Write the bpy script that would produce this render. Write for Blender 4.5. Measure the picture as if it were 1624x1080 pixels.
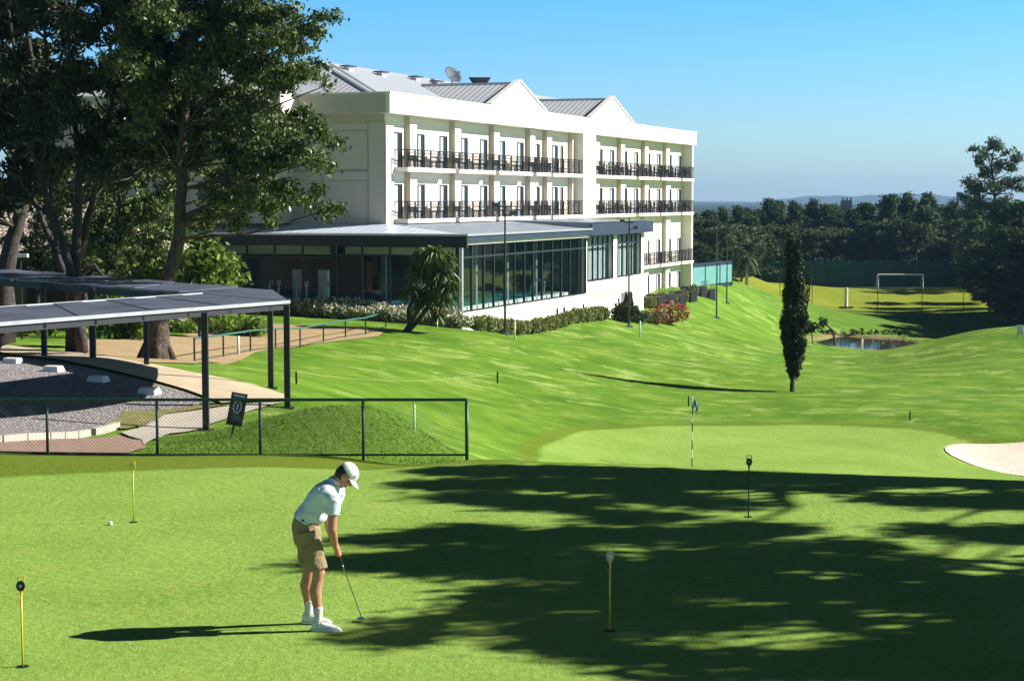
import bpy, bmesh, math, random
import numpy as np
from mathutils import Vector, Matrix, Euler
R = math.radians
for o in list(bpy.data.objects): bpy.data.objects.remove(o)
S = bpy.context.scene
COL = S.collection
# ---------------------------------------------------------------- camera
FPX = 2859.0; PITCH = math.atan(224/2859); CAMZ = 4.0
cam = bpy.data.objects.new('camera', bpy.data.cameras.new('camera')); COL.objects.link(cam)
cam.location = (0, 0, CAMZ); cam.rotation_euler = (math.pi/2-PITCH, 0, 0)
cam.data.sensor_width = 36; cam.data.lens = 36*FPX/1624
cam.data.clip_start = .3; cam.data.clip_end = 30000
S.camera = cam
# ---------------------------------------------------------------- light
SUN_EL = R(31.5); SUN_AZ = math.atan2(.15, .989)      # from the right, a little beyond
sun_dir = Vector((math.cos(SUN_AZ)*math.cos(SUN_EL), math.sin(SUN_AZ)*math.cos(SUN_EL), math.sin(SUN_EL)))
sl = bpy.data.lights.new('sun', 'SUN'); sl.energy = 5.0; sl.angle = R(.5); sl.color = (1, .945, .86)
sun = bpy.data.objects.new('sun', sl); COL.objects.link(sun)
sun.rotation_euler = (-sun_dir).to_track_quat('-Z', 'Y').to_euler()
W = bpy.data.worlds.new('World'); S.world = W; W.use_nodes = True
nt = W.node_tree; nt.nodes.clear()
sky = nt.nodes.new('ShaderNodeTexSky'); sky.sky_type = 'NISHITA'; sky.sun_disc = False
sky.sun_elevation = SUN_EL; sky.sun_rotation = math.pi/2-SUN_AZ
sky.air_density = 1.0; sky.dust_density = .6; sky.ozone_density = 1.6; sky.altitude = 700
bg = nt.nodes.new('ShaderNodeBackground'); bg.inputs[1].default_value = .07
wo = nt.nodes.new('ShaderNodeOutputWorld')
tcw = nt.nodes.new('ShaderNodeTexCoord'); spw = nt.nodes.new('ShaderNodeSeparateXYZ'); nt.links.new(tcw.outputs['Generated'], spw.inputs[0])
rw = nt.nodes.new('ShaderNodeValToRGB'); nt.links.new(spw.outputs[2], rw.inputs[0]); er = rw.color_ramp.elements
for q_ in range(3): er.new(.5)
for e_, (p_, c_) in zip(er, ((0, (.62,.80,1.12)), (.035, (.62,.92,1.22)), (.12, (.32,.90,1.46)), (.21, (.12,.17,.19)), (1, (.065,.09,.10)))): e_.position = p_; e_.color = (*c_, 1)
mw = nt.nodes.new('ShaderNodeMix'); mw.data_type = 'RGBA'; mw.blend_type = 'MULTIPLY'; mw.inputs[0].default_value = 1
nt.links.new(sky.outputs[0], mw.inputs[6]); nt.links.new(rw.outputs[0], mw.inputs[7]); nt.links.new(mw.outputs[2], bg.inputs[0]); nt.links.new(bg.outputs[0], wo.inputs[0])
S.view_settings.view_transform = 'Standard'; S.view_settings.look = 'None'
S.view_settings.exposure = 1.0; S.view_settings.gamma = 1
S.render.engine = 'CYCLES'
S.cycles.max_bounces = 8; S.cycles.transparent_max_bounces = 24; S.cycles.volume_bounces = 0

def PX(px, py, Y):
    """world point at depth Y seen at reference pixel px,py"""
    c, s = math.cos(PITCH), math.sin(PITCH)
    dx, dy, dz = px-812, FPX*c+(540-py)*s, -FPX*s+(540-py)*c
    k = Y/dy
    return Vector((dx*k, Y, CAMZ+dz*k))
def AT(px, Y): return PX(px, 540, Y).x
# ---------------------------------------------------------------- terrain height
_pc = [(1099,745,57),(870,722,56),(1300,668,69),(1490,692,65),(1624,760,58),(1250,742,57),(1257,622,85),(930,590,83.5),
(780,700,56),(740,640,60),(800,650,66),(850,600,78),(789,608,74),(700,590,72),(600,600,64),(500,590,56),(550,560,70),
(640,540,87),(733,522,95),(801,527,92),(997,520,115),(1136,507,140),(1022,500,128),(1120,465,155),(1060,480,140),
(950,518,110),(1100,560,110),(1000,570,95),(1200,560,115),(1300,590,100),(1400,590,105),(1550,580,95),(1545,517,125),(1590,520,122),
(1450,545,128),(1624,545,115),(1624,600,92),(1624,660,72),(1400,640,78),(1160,455,172),(1200,480,175),(1230,465,200),
(1280,485,205),(1160,440,200),(1250,545,155),(1300,566,150),(1370,580,118),(1300,582,118),(1340,572,135),(1400,566,130),(1340,563,150),(1400,560,150),(1440,552,145),(1190,430,260),
(325,688,40.8),(455,637,44.1),(430,615,48),(232,582,50.3),(147,570,52),(0,570,55),(0,690,35),(200,700,33),(0,640,42),
(248,572,57),(308,576,60),(396,562,66),(476,550,75),(513,543,79),(612,527,88),(200,540,66),(100,560,60),(0,540,70),
(330,712,33),(280,700,36),(200,712,31.5),(560,636,36),(630,652,35),(690,690,33),(470,655,35),(390,706,32),(470,608,52)]
_wc = [(-8,30,-.25),(-4,30,-.22),(-1.5,30.5,-.45),(0,35,-2.1),(0,31,-1.3),(3,32,-2.3),(8,33,-3.0),(14,33,-3.3),(3,42,-3.3),(8,45,-4.1),(15,45,-4.3),(0,45,-2.8),(-2,42,-1.7),(25,45,-4),(25,30,-3),
(-40,80,-1.5),(-40,40,-.8),(-60,150,-2),(-5,110,-3),(5,150,-4.2),(-20,140,-3),(-40,30,-.4),(42,150,-8.6),(52,150,-8.6),(38,148,-9.0),
(26.5,168,-9.1),(41,170,-9.4),(33,156,-9.3),(33,184,-9.6),(60,90,-5),(70,120,-7),(60,210,-10.1),(90,180,-9.8),(44,196,-9.9),
(40,233,-10.2),(60,233,-10.2),(100,240,-10.2),(40,260,-10.2),(60,280,-10.2),(110,300,-10.2),(45,300,-10.2),(70,340,-10.2),(34,300,-9.4),(0,330,-8),(-60,300,-6)]
def _uv(x, y): return np.stack([60*x/(y+20), 60*np.log((y+20)/40)], -1)
_cp = [tuple(PX(*p)) for p in _pc]+_wc
_cp = np.array(_cp, float)
def _phi(r2): return .5*r2*np.log(r2+1e-9)
_A = _uv(_cp[:,0], _cp[:,1]); _n = len(_A)
_K = _phi(((_A[:,None]-_A[None])**2).sum(-1))+np.eye(_n)*3.0
_P = np.concatenate([np.ones((_n,1)), _A], 1)
_M = np.block([[_K, _P], [_P.T, np.zeros((3,3))]])
_w = np.linalg.solve(_M, np.concatenate([_cp[:,2], np.zeros(3)]))
def sst(a, b, x):
    t = np.clip((x-a)/(b-a), 0, 1); return t*t*(3-2*t)
def TPS(x, y):
    x = np.asarray(x, float); y = np.asarray(y, float)
    q = _uv(x.ravel(), np.maximum(y.ravel(), -10)); out = np.empty(len(q))
    for i in range(0, len(q), 20000):
        d = ((q[i:i+20000,None]-_A[None])**2).sum(-1)
        out[i:i+20000] = _phi(d)@_w[:_n]+_w[_n]+q[i:i+20000]@_w[_n+1:]
    return out.reshape(x.shape)
def crest(x): return 26.1+.7*sst(0,2.5,x)-.30*np.clip(x-1, -1, 12)-.9*sst(-.3, -2.5, x)
def edge_y(x): return np.where(x < 0, 27.2+.35*np.minimum(x+3.5, 0), crest(x)+1.1)
def bunker_r(x, y): return np.sqrt(((x-19.9)/5.0)**2+((y-60.8+.32*(x-19.4))/3.9)**2)
def pond_r(x, y): return np.sqrt(((x-33.6)/5.0)**2+((y-170)/8.5)**2)+.06*np.sin(x*1.3)+.04*np.sin(y*.9)
def H(x, y):
    x = np.asarray(x, float); y = np.asarray(y, float)
    t = np.clip(TPS(x, np.clip(y, 24, 420)), -11.5, 1.0)
    # gentle natural rolls
    t = t+.12*np.sin(x*.31+y*.11)*sst(45, 70, y)+.10*np.sin(y*.23-x*.17)*sst(60, 90, y)*sst(120, 105, y)
    t = t-.28*sst(1.0, .75, bunker_r(x, y))
    pr = pond_r(x, y); t = np.where(pr < 1.5, t*(1-sst(1.5, 1.08, pr))+(-9.42)*sst(1.5, 1.08, pr), t)-.9*sst(1.05, .8, pr)
    far = sst(330, 420, y); t = t*(1-far)+(-10.2)*far
    side = sst(1.0, 1.6, np.abs(x)/(y+30)); t = t*(1-side)+np.clip(t, -9, -1)*side
    L = 9-4.6*sst(.3, -2.5, x)
    b = sst(0, 1, (y-crest(x))/L)
    return t*b+.02*np.sin(x*.5)*np.sin(y*.4)*(1-b)
def h(x, y): return float(H(np.array([x]), np.array([y]))[0])
def G(px, py, y0=10, y1=400):
    """where the ray through a reference pixel meets the ground"""
    ys = np.linspace(y0, y1, 4000); c, s = math.cos(PITCH), math.sin(PITCH)
    dx, dy, dz = px-812, FPX*c+(540-py)*s, -FPX*s+(540-py)*c
    xs = dx/dy*ys; zs = CAMZ+dz/dy*ys; d = zs-H(xs, ys); i = np.argmax(d < 0)
    if d[i] >= 0: i = len(ys)-1
    return Vector((xs[i], ys[i], h(xs[i], ys[i])))
def onG(px, Y):
    x = AT(px, Y); return Vector((x, Y, h(x, Y)))
# ---------------------------------------------------------------- node materials
def newmat(name):
    m = bpy.data.materials.new(name); m.use_nodes = True
    return m, m.node_tree, m.node_tree.nodes['Principled BSDF']
def N(t, k, **kw):
    n = t.nodes.new(k)
    for a, b in kw.items(): setattr(n, a, b)
    return n
def ramp(t, fac, stops):
    r = N(t, 'ShaderNodeValToRGB'); e = r.color_ramp.elements
    while len(e) < len(stops): e.new(.5)
    for i, (p, c) in enumerate(stops):
        e[i].position = p; e[i].color = (*c, 1) if len(c) == 3 else c
    t.links.new(fac, r.inputs[0]); return r.outputs[0]
def noise(t, scale, detail=4, rough=.6, vec=None, dist=0):
    n = N(t, 'ShaderNodeTexNoise'); n.inputs['Scale'].default_value = scale
    n.inputs['Detail'].default_value = detail; n.inputs['Roughness'].default_value = rough
    n.inputs['Distortion'].default_value = dist
    if vec is None:
        tc = N(t, 'ShaderNodeTexCoord'); vec = tc.outputs['Object']
    t.links.new(vec, n.inputs['Vector']); return n.outputs['Fac']
def mixc(t, fac, a, b, mode='MIX'):
    m = N(t, 'ShaderNodeMix', data_type='RGBA', blend_type=mode)
    for s, v in ((m.inputs[0], fac), (m.inputs[6], a), (m.inputs[7], b)):
        if hasattr(v, 'links'): t.links.new(v, s)
        elif isinstance(v, (int, float)): s.default_value = v
        else: s.default_value = (*v, 1)
    return m.outputs[2]
def mth(t, op, a, b=None, clamp=False):
    m = N(t, 'ShaderNodeMath', operation=op, use_clamp=clamp)
    for i, v in enumerate((a, b)):
        if v is None: continue
        if hasattr(v, 'links'): t.links.new(v, m.inputs[i])
        else: m.inputs[i].default_value = v
    return m.outputs[0]
def bump(t, b, hgt, strength, dist=.02):
    n = N(t, 'ShaderNodeBump'); n.inputs['Strength'].default_value = strength; n.inputs['Distance'].default_value = dist
    t.links.new(hgt, n.inputs['Height']); t.links.new(n.outputs[0], b.inputs['Normal'])
def M(name, c, c2=None, scale=3, rough=.7, metal=0, bmp=0, bscale=40, spec=.5, detail=5, bdist=.02):
    m, t, b = newmat(name)
    c2 = c2 or tuple(x*.85 for x in c)
    t.links.new(ramp(t, noise(t, scale, detail), [(.3, c2), (.7, c)]), b.inputs['Base Color'])
    b.inputs['Roughness'].default_value = rough; b.inputs['Metallic'].default_value = metal
    b.inputs['Specular IOR Level'].default_value = spec
    if bmp: bump(t, b, noise(t, bscale, 4), bmp, bdist)
    return m
def leafmat(name, dark, light, trans=.25, rough=.55, hue=3.0):
    m, t, b = newmat(name)
    g = N(t, 'ShaderNodeNewGeometry')
    f = mth(t, 'ADD', mth(t, 'MULTIPLY', g.outputs['Random Per Island'], .55), mth(t, 'MULTIPLY', noise(t, hue*.2, 2), .5))
    col = ramp(t, f, [(.2, dark), (.85, light)])
    t.links.new(col, b.inputs['Base Color']); b.inputs['Roughness'].default_value = rough
    b.inputs['Specular IOR Level'].default_value = .28
    tr = N(t, 'ShaderNodeBsdfTranslucent'); t.links.new(mixc(t, .5, col, (.25, .4, .05), 'MULTIPLY'), tr.inputs[0])
    t.links.new(col, tr.inputs[0])
    ms = N(t, 'ShaderNodeMixShader'); ms.inputs[0].default_value = trans
    o = t.nodes['Material Output']
    t.links.new(b.outputs[0], ms.inputs[1]); t.links.new(tr.outputs[0], ms.inputs[2]); t.links.new(ms.outputs[0], o.inputs[0])
    return m
def stripemat(name, axis, c1, c2, per, rough=.65, metal=0):
    m, t, b = newmat(name)
    tc = N(t, 'ShaderNodeTexCoord'); sp = N(t, 'ShaderNodeSeparateXYZ'); t.links.new(tc.outputs['Object'], sp.inputs[0])
    w = mth(t, 'FRACT', mth(t, 'DIVIDE', sp.outputs[axis], per))
    tri = mth(t, 'ABSOLUTE', mth(t, 'SUBTRACT', w, .5))
    col = ramp(t, tri, [(.05, c2), (.2, c1)])
    col = mixc(t, ramp(t, noise(t, .4, 5), [(.35, (0,0,0)), (.7, (.45,.45,.45))]), col, tuple(x*.75 for x in c1))
    t.links.new(col, b.inputs['Base Color']); b.inputs['Roughness'].default_value = rough; b.inputs['Metallic'].default_value = metal
    bump(t, b, tri, .6, .05)
    return m
def glassmat(name, tint, refl=.9, base=.08):
    m, t, b = newmat(name); t.nodes.remove(b); o = t.nodes['Material Output']
    tr = N(t, 'ShaderNodeBsdfTransparent'); tr.inputs[0].default_value = (*tint, 1)
    gl = N(t, 'ShaderNodeBsdfGlossy'); gl.inputs['Roughness'].default_value = .02; gl.inputs[0].default_value = (.9,.95,1,1)
    fr = N(t, 'ShaderNodeFresnel'); fr.inputs[0].default_value = 1.5
    f = mth(t, 'ADD', mth(t, 'MULTIPLY', fr.outputs[0], refl), base, True)
    ms = N(t, 'ShaderNodeMixShader'); t.links.new(f, ms.inputs[0]); t.links.new(tr.outputs[0], ms.inputs[1]); t.links.new(gl.outputs[0], ms.inputs[2])
    t.links.new(ms.outputs[0], o.inputs[0]); return m
MT = {}
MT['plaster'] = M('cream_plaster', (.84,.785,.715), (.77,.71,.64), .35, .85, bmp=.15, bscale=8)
MT['plaster_shade'] = M('shaded_cream_plaster', (.52,.48,.43), (.47,.43,.38), .5, .9, bmp=.15, bscale=6)  # darker copy of the cream plaster, shade of the end walls put into its colour
MT['pilaster'] = M('shaded_tan_plaster', (.60,.52,.42), (.54,.46,.37), 1, .85, bmp=.1, bscale=8)  # shade of the pilaster sides put into the tan; their fronts stay cream
MT['groove'] = M('joint_line', (.33,.30,.27))
MT['black'] = M('black_metal', (.014,.016,.022), (.01,.011,.016), 6, .45, spec=.4)
MT['fascia'] = M('dark_fascia', (.022,.022,.036), (.016,.016,.026), .8, .6)
MT['bluefascia'] = M('blue_fascia', (.05,.07,.11), (.035,.05,.085), .8, .4, metal=.3)
MT['frame'] = M('window_frame', (.02,.024,.03), rough=.4)
MT['alu'] = M('pale_aluminium', (.55,.58,.62), rough=.35, metal=.5)
MT['white'] = M('white_paint', (.8,.8,.78), (.7,.7,.68), 4, .6)
MT['curtain'] = M('curtain', (.55,.62,.66), (.4,.47,.52), 2, .9)
MT['doordark'] = M('dark_room', (.012,.014,.018), rough=.25)
MT['roofs'] = stripemat('roof_sheet_a', 0, (.36,.40,.46), (.25,.28,.33), .45)
MT['roofy'] = stripemat('roof_sheet_b', 1, (.52,.55,.60), (.27,.30,.35), .4)
MT['annexroof'] = stripemat('annexe_roof', 1, (.62,.70,.82), (.5,.58,.7), .6, .35)
MT['pergroof'] = M('dark_roof_sheet', (.17,.19,.26), (.08,.095,.14), .7, .4, metal=.2, bmp=.1, bscale=3)
MT['pergedge'] = M('roof_edge_flashing', (.55,.56,.6), (.42,.43,.48), 3, .4, metal=.4)
MT['glass'] = glassmat('glass', (.9,.95,.95), .3, .0)
MT['glass2'] = glassmat('glass_side', (.93,.965,.965), .25, .0)
MT['teal'] = M('teal_net', (.12,.36,.34), (.09,.28,.27), 2, .8)
MT['rail'] = M('green_rail', (.012,.06,.045), (.008,.035,.03), 5, .45)
MT['wire'] = M('chain_wire', (.03,.055,.04), rough=.5)
MT['screen'] = M('green_windscreen', (.014,.085,.085), (.009,.06,.062), .35, .9)
MT['yellow'] = M('yellow_paint', (.75,.55,.02), (.62,.45,.02), 20, .4)
MT['hole'] = M('hole_black', (.006,.006,.006))
MT['trunk'] = M('bark', (.15,.11,.085), (.035,.027,.022), 6, .95, bmp=1, bscale=14, bdist=.08)
MT['trunkd'] = M('bark_dark', (.09,.075,.07), (.03,.025,.022), 5, .95, bmp=1, bscale=12, bdist=.06)
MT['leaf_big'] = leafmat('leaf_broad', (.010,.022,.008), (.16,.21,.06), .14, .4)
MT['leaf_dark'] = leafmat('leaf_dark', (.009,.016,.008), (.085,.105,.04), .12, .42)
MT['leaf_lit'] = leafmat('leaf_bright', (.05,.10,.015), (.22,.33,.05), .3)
MT['leaf_far'] = leafmat('leaf_far', (.012,.026,.010), (.10,.15,.045), .15, .85)
MT['leaf_far2'] = leafmat('leaf_far_conifer', (.015,.035,.012), (.10,.17,.045), .15, .85)
MT['leaf_grey'] = leafmat('leaf_grey', (.035,.065,.03), (.19,.25,.12), .15, .8)
MT['leaf_cyp'] = leafmat('leaf_cypress', (.010,.020,.008), (.045,.075,.02), .08)
MT['leaf_yucca'] = leafmat('leaf_yucca', (.03,.06,.015), (.16,.22,.05), .1, .4)
MT['leaf_bush'] = leafmat('leaf_bush', (.10,.13,.03), (.36,.38,.13), .2)
MT['flower'] = M('white_flowers', (.75,.75,.68), (.6,.6,.5), 3, .7)
MT['redflower'] = M('red_flowers', (.5,.07,.06), (.35,.05,.05), 3, .7)
MT['sand'] = M('bunker_sand', (.75,.63,.54), (.60,.49,.41), 1.5, .95, bmp=.5, bscale=9, bdist=.05)
MT['dirt'] = M('sandy_path', (.40,.29,.15), (.31,.22,.11), .8, .95, bmp=.5, bscale=12)
MT['concrete'] = M('concrete', (.52,.47,.40), (.42,.38,.32), 1.2, .9, bmp=.3, bscale=20)
MT['terracotta'] = M('terracotta', (.42,.18,.09), (.34,.14,.07), 1, .85)
MT['skin'] = M('skin', (.50,.25,.155), (.43,.20,.12), 9, .5, spec=.35)
MT['shirt'] = M('shirt_cotton', (.66,.72,.84), (.60,.66,.80), 4, .85, bmp=.35, bscale=9, bdist=.03)
MT['khaki'] = M('khaki_cotton', (.30,.225,.125), (.23,.17,.09), 6, .9, bmp=.5, bscale=11, bdist=.03)
MT['hair'] = M('dark_hair', (.03,.018,.012), rough=.6, bmp=.5, bscale=80)
MT['cap'] = M('white_cap', (.8,.8,.82), (.72,.72,.76), 10, .8)
MT['chrome'] = M('steel', (.6,.6,.62), rough=.2, metal=1)
MT['carpaint'] = M('dark_blue_car', (.02,.05,.12), rough=.2, metal=.4, spec=.8)
MT['rubber'] = M('rubber', (.02,.02,.02), rough=.9)
MT['binteal'] = M('bin_plastic', (.06,.32,.25), (.05,.27,.21), rough=.5)
MT['greym'] = M('grey_metal', (.12,.13,.15), rough=.4, metal=.5)
# gravel, brick, tile
def gravel():
    m, t, b = newmat('gravel')
    tc = N(t, 'ShaderNodeTexCoord')
    v = N(t, 'ShaderNodeTexVoronoi'); v.inputs['Scale'].default_value = 14; t.links.new(tc.outputs['Object'], v.inputs['Vector'])
    c = ramp(t, v.outputs['Color'], [(.1, (.13,.12,.13)), (.9, (.38,.35,.36))])
    c = mixc(t, ramp(t, noise(t, .5, 6), [(.4,(0,0,0)),(.7,(.5,.5,.5))]), c, (.2,.17,.15))
    t.links.new(c, b.inputs['Base Color']); b.inputs['Roughness'].default_value = .95
    bump(t, b, v.outputs['Distance'], .8, .04); return m
MT['gravel'] = gravel()
def brick(name, c1, c2, mort, w, hh, sc=1):
    m, t, b = newmat(name); tc = N(t, 'ShaderNodeTexCoord')
    k = N(t, 'ShaderNodeTexBrick'); k.inputs['Color1'].default_value = (*c1,1); k.inputs['Color2'].default_value = (*c2,1); k.inputs['Mortar'].default_value = (*mort,1)
    k.inputs['Scale'].default_value = sc; k.inputs['Mortar Size'].default_value = .012; k.inputs['Brick Width'].default_value = w; k.inputs['Row Height'].default_value = hh
    mp = N(t, 'ShaderNodeMapping'); mp.inputs['Rotation'].default_value = (0,0,R(40)); t.links.new(tc.outputs['Object'], mp.inputs[0]); t.links.new(mp.outputs[0], k.inputs['Vector'])
    c = mixc(t, ramp(t, noise(t, 1.5, 6), [(.35,(0,0,0)),(.75,(.5,.5,.5))]), k.outputs[0], tuple(x*.6 for x in c1))
    t.links.new(c, b.inputs['Base Color']); b.inputs['Roughness'].default_value = .9
    bump(t, b, k.outputs[1], -.5, .01); return m
MT['brick'] = brick('brick_paving', (.40,.25,.18), (.33,.21,.15), (.22,.18,.15), .22, .11)
MT['pavers'] = brick('walkway_pavers', (.62,.50,.36), (.50,.40,.28), (.22,.18,.13), 3.0, .34)
def tile():
    m, t, b = newmat('roof_tiles'); tc = N(t, 'ShaderNodeTexCoord')
    k = N(t, 'ShaderNodeTexBrick'); k.inputs['Color1'].default_value = (.60,.52,.42,1); k.inputs['Color2'].default_value = (.45,.38,.30,1); k.inputs['Mortar'].default_value = (.10,.08,.06,1)
    k.inputs['Scale'].default_value = 1; k.inputs['Mortar Size'].default_value = .035; k.inputs['Brick Width'].default_value = .3; k.inputs['Row Height'].default_value = .34
    t.links.new(tc.outputs['Object'], k.inputs['Vector'])
    t.links.new(k.outputs[0], b.inputs['Base Color']); bump(t, b, k.outputs[1], -.8, .05); b.inputs['Roughness'].default_value = .85; return m
MT['tile'] = tile()
def water(name, col, rough, bs, st, spec=1.0):
    m, t, b = newmat(name); b.inputs['Base Color'].default_value = (*col,1); b.inputs['Roughness'].default_value = rough
    b.inputs['Specular IOR Level'].default_value = spec; b.inputs['IOR'].default_value = 1.33
    bump(t, b, noise(t, bs, 3), st, .02); return m
MT['pond'] = water('pond_water', (.06,.05,.025), .04, 3, .06)
MT['pool'] = water('pool_water', (.02,.50,.55), .05, 4, .1)
# grass: patch masks live on the ground mesh as attributes
def grass():
    m, t, b = newmat('grass')
    def at(n):
        a = N(t, 'ShaderNodeAttribute'); a.attribute_name = n; return a.outputs['Fac']
    big = noise(t, .09, 5, .62, dist=.3); med = noise(t, .40, 7, .68, dist=.1); fine = noise(t, 9, 5, .7); vf = noise(t, 60, 3, .7)
    lawn = ramp(t, med, [(.30,(.070,.170,.011)), (.5,(.125,.250,.020)), (.68,(.215,.350,.045))])
    # strands of paler worn grass
    tc = N(t, 'ShaderNodeTexCoord'); mp = N(t, 'ShaderNodeMapping'); mp.inputs['Scale'].default_value = (.5,.55,.4); mp.inputs['Rotation'].default_value = (0,0,R(-12))
    t.links.new(tc.outputs['Object'], mp.inputs[0])
    st = noise(t, 1.0, 8, .72, mp.outputs[0], .25)
    pm = mth(t, 'MULTIPLY', mth(t, 'MULTIPLY', ramp(t, st, [(.52,(0,0,0)), (.60,(1,1,1))]), ramp(t, big, [(.40,(.1,.1,.1)), (.55,(1,1,1))])), .55)
    lawn = mixc(t, pm, lawn, (.42,.54,.16))
    smooth = ramp(t, mth(t, 'ADD', mth(t, 'MULTIPLY', fine, .55), mth(t, 'MULTIPLY', med, .45)), [(.34,(.18,.315,.045)), (.66,(.32,.49,.105))])
    rough = ramp(t, fine, [(.32,(.050,.12,.008)), (.68,(.18,.32,.035))])
    field = ramp(t, med, [(.3,(.19,.25,.02)), (.7,(.27,.31,.03))])
    fr = ramp(t, fine, [(.3,(.11,.175,.014)), (.7,(.185,.25,.028))])
    c = mixc(t, at('rough'), lawn, rough); c = mixc(t, at('field'), c, field); c = mixc(t, at('smooth'), c, smooth); c = mixc(t, at('fringe'), c, fr)
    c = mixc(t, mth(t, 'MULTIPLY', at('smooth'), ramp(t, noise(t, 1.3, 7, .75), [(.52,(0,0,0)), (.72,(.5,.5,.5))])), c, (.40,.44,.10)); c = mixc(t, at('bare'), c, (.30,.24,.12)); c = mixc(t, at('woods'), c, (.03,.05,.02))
    c = mixc(t, .35, c, ramp(t, vf, [(.3,(.35,.35,.35)), (.7,(1,1,1))]), 'MULTIPLY')
    t.links.new(c, b.inputs['Base Color']); b.inputs['Roughness'].default_value = .95; b.inputs['Specular IOR Level'].default_value = .08
    hh = mth(t, 'ADD', mth(t, 'MULTIPLY', vf, .35), mth(t, 'MULTIPLY', fine, 1.0))
    bump(t, b, hh, .55, .06); return m
MT['grass'] = grass()
# ---------------------------------------------------------------- mesh helpers
class MB:
    def __init__(s): s.v = []; s.f = []; s.m = []
    def poly(s, pts, mi=0):
        i = len(s.v); s.v += [tuple(p) for p in pts]; s.f.append(tuple(range(i, i+len(pts)))); s.m.append(mi); return s
    def box(s, x0, x1, y0, y1, z0, z1, mi=0):
        i = len(s.v); s.v += [(x,y,z) for z in (z0,z1) for y in (y0,y1) for x in (x0,x1)]
        for f in ((0,2,3,1),(4,5,7,6),(0,1,5,4),(2,6,7,3),(0,4,6,2),(1,3,7,5)): s.f.append(tuple(i+k for k in f)); s.m.append(mi)
        return s
    def prism(s, pts, z0, z1, mi=0, top=None):
        n = len(pts); i = len(s.v)
        s.v += [(p[0],p[1],z0) for p in pts]+[(p[0],p[1],z1) for p in pts]
        s.f.append(tuple(i+n-1-k for k in range(n))); s.m.append(mi)
        s.f.append(tuple(i+n+k for k in range(n))); s.m.append(mi if top is None else top)
        for k in range(n):
            j = (k+1)%n; s.f.append((i+k,i+j,i+n+j,i+n+k)); s.m.append(mi)
        return s
    def tube(s, pts, rad, n=8, mi=0, caps=True):
        pts = [Vector(p) for p in pts]; i0 = len(s.v)
        if not hasattr(rad, '__len__'): rad = [rad]*len(pts)
        up = None
        for k, p in enumerate(pts):
            d = (pts[min(k+1,len(pts)-1)]-pts[max(k-1,0)]).normalized()
            if up is None: up = d.orthogonal().normalized()
            a = (up-d*up.dot(d)).normalized(); up = a; b = d.cross(a)
            for j in range(n):
                w = 2*math.pi*j/n; q = p+(a*math.cos(w)+b*math.sin(w))*rad[k]; s.v.append(tuple(q))
        for k in range(len(pts)-1):
            for j in range(n):
                a = i0+k*n+j; b2 = i0+k*n+(j+1)%n; s.f.append((a,b2,b2+n,a+n)); s.m.append(mi)
        if caps:
            s.f.append(tuple(i0+n-1-j for j in range(n))); s.m.append(mi)
            e = i0+(len(pts)-1)*n; s.f.append(tuple(e+j for j in range(n))); s.m.append(mi)
        return s
    def lathe(s, prof, n=16, mi=0, cx=0, cy=0):
        i0 = len(s.v)
        for r, z in prof:
            for j in range(n):
                w = 2*math.pi*j/n; s.v.append((cx+r*math.cos(w), cy+r*math.sin(w), z))
        for k in range(len(prof)-1):
            for j in range(n):
                a = i0+k*n+j; b = i0+k*n+(j+1)%n; s.f.append((a,b,b+n,a+n)); s.m.append(mi)
        s.f.append(tuple(i0+n-1-j for j in range(n))); s.m.append(mi)
        e = i0+(len(prof)-1)*n; s.f.append(tuple(e+j for j in range(n))); s.m.append(mi)
        return s
    def build(s, name, mats, parent=None, loc=None, smooth=False):
        me = bpy.data.meshes.new(name); me.from_pydata(s.v, [], s.f)
        if not isinstance(mats, (list, tuple)): mats = [mats]
        for m in mats: me.materials.append(MT[m] if isinstance(m, str) else m)
        me.polygons.foreach_set('material_index', s.m)
        if smooth: me.polygons.foreach_set('use_smooth', [True]*len(s.f))
        me.update(); o = bpy.data.objects.new(name, me); COL.objects.link(o)
        if parent: o.parent = parent
        if loc is not None: o.location = loc
        return o
def tag(o, label, cat, group=None):
    o['label'] = label; o['category'] = cat
    if group: o['group'] = group
    return o
def thing(name, label, cat, loc=(0,0,0), rz=0, group=None):
    o = bpy.data.objects.new(name, None); COL.objects.link(o); o.location = loc; o.rotation_euler = (0,0,rz)
    o.empty_display_size = .3
    return tag(o, label, cat, group)
def dup(o, loc=None, rz=None, sc=None, label=None, parent=None):
    c = o.copy(); COL.objects.link(c)
    if parent is not None: c.parent = parent
    if loc is not None: c.location = loc
    if rz is not None: c.rotation_euler = (0,0,rz)
    if sc is not None: c.scale = sc if hasattr(sc, '__len__') else (sc,sc,sc)
    if label: c['label'] = label
    for ch in [x for x in bpy.data.objects if x.parent == o]: dup(ch, parent=c)
    return c
_U = 'first second third fourth fifth sixth seventh eighth ninth tenth eleventh twelfth thirteenth fourteenth fifteenth sixteenth seventeenth eighteenth nineteenth'.split()
_T = ['','','twenty','thirty','forty','fifty','sixty','seventy']; _TT = ['','','twentieth','thirtieth','fortieth','fiftieth','sixtieth','seventieth']
def nth(k):      # 1 -> first
    return _U[k-1] if k < 20 else (_TT[k//10] if k%10 == 0 else _T[k//10]+'-'+_U[k%10-1])
def struct(o): o['kind'] = 'structure'; return o
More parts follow.
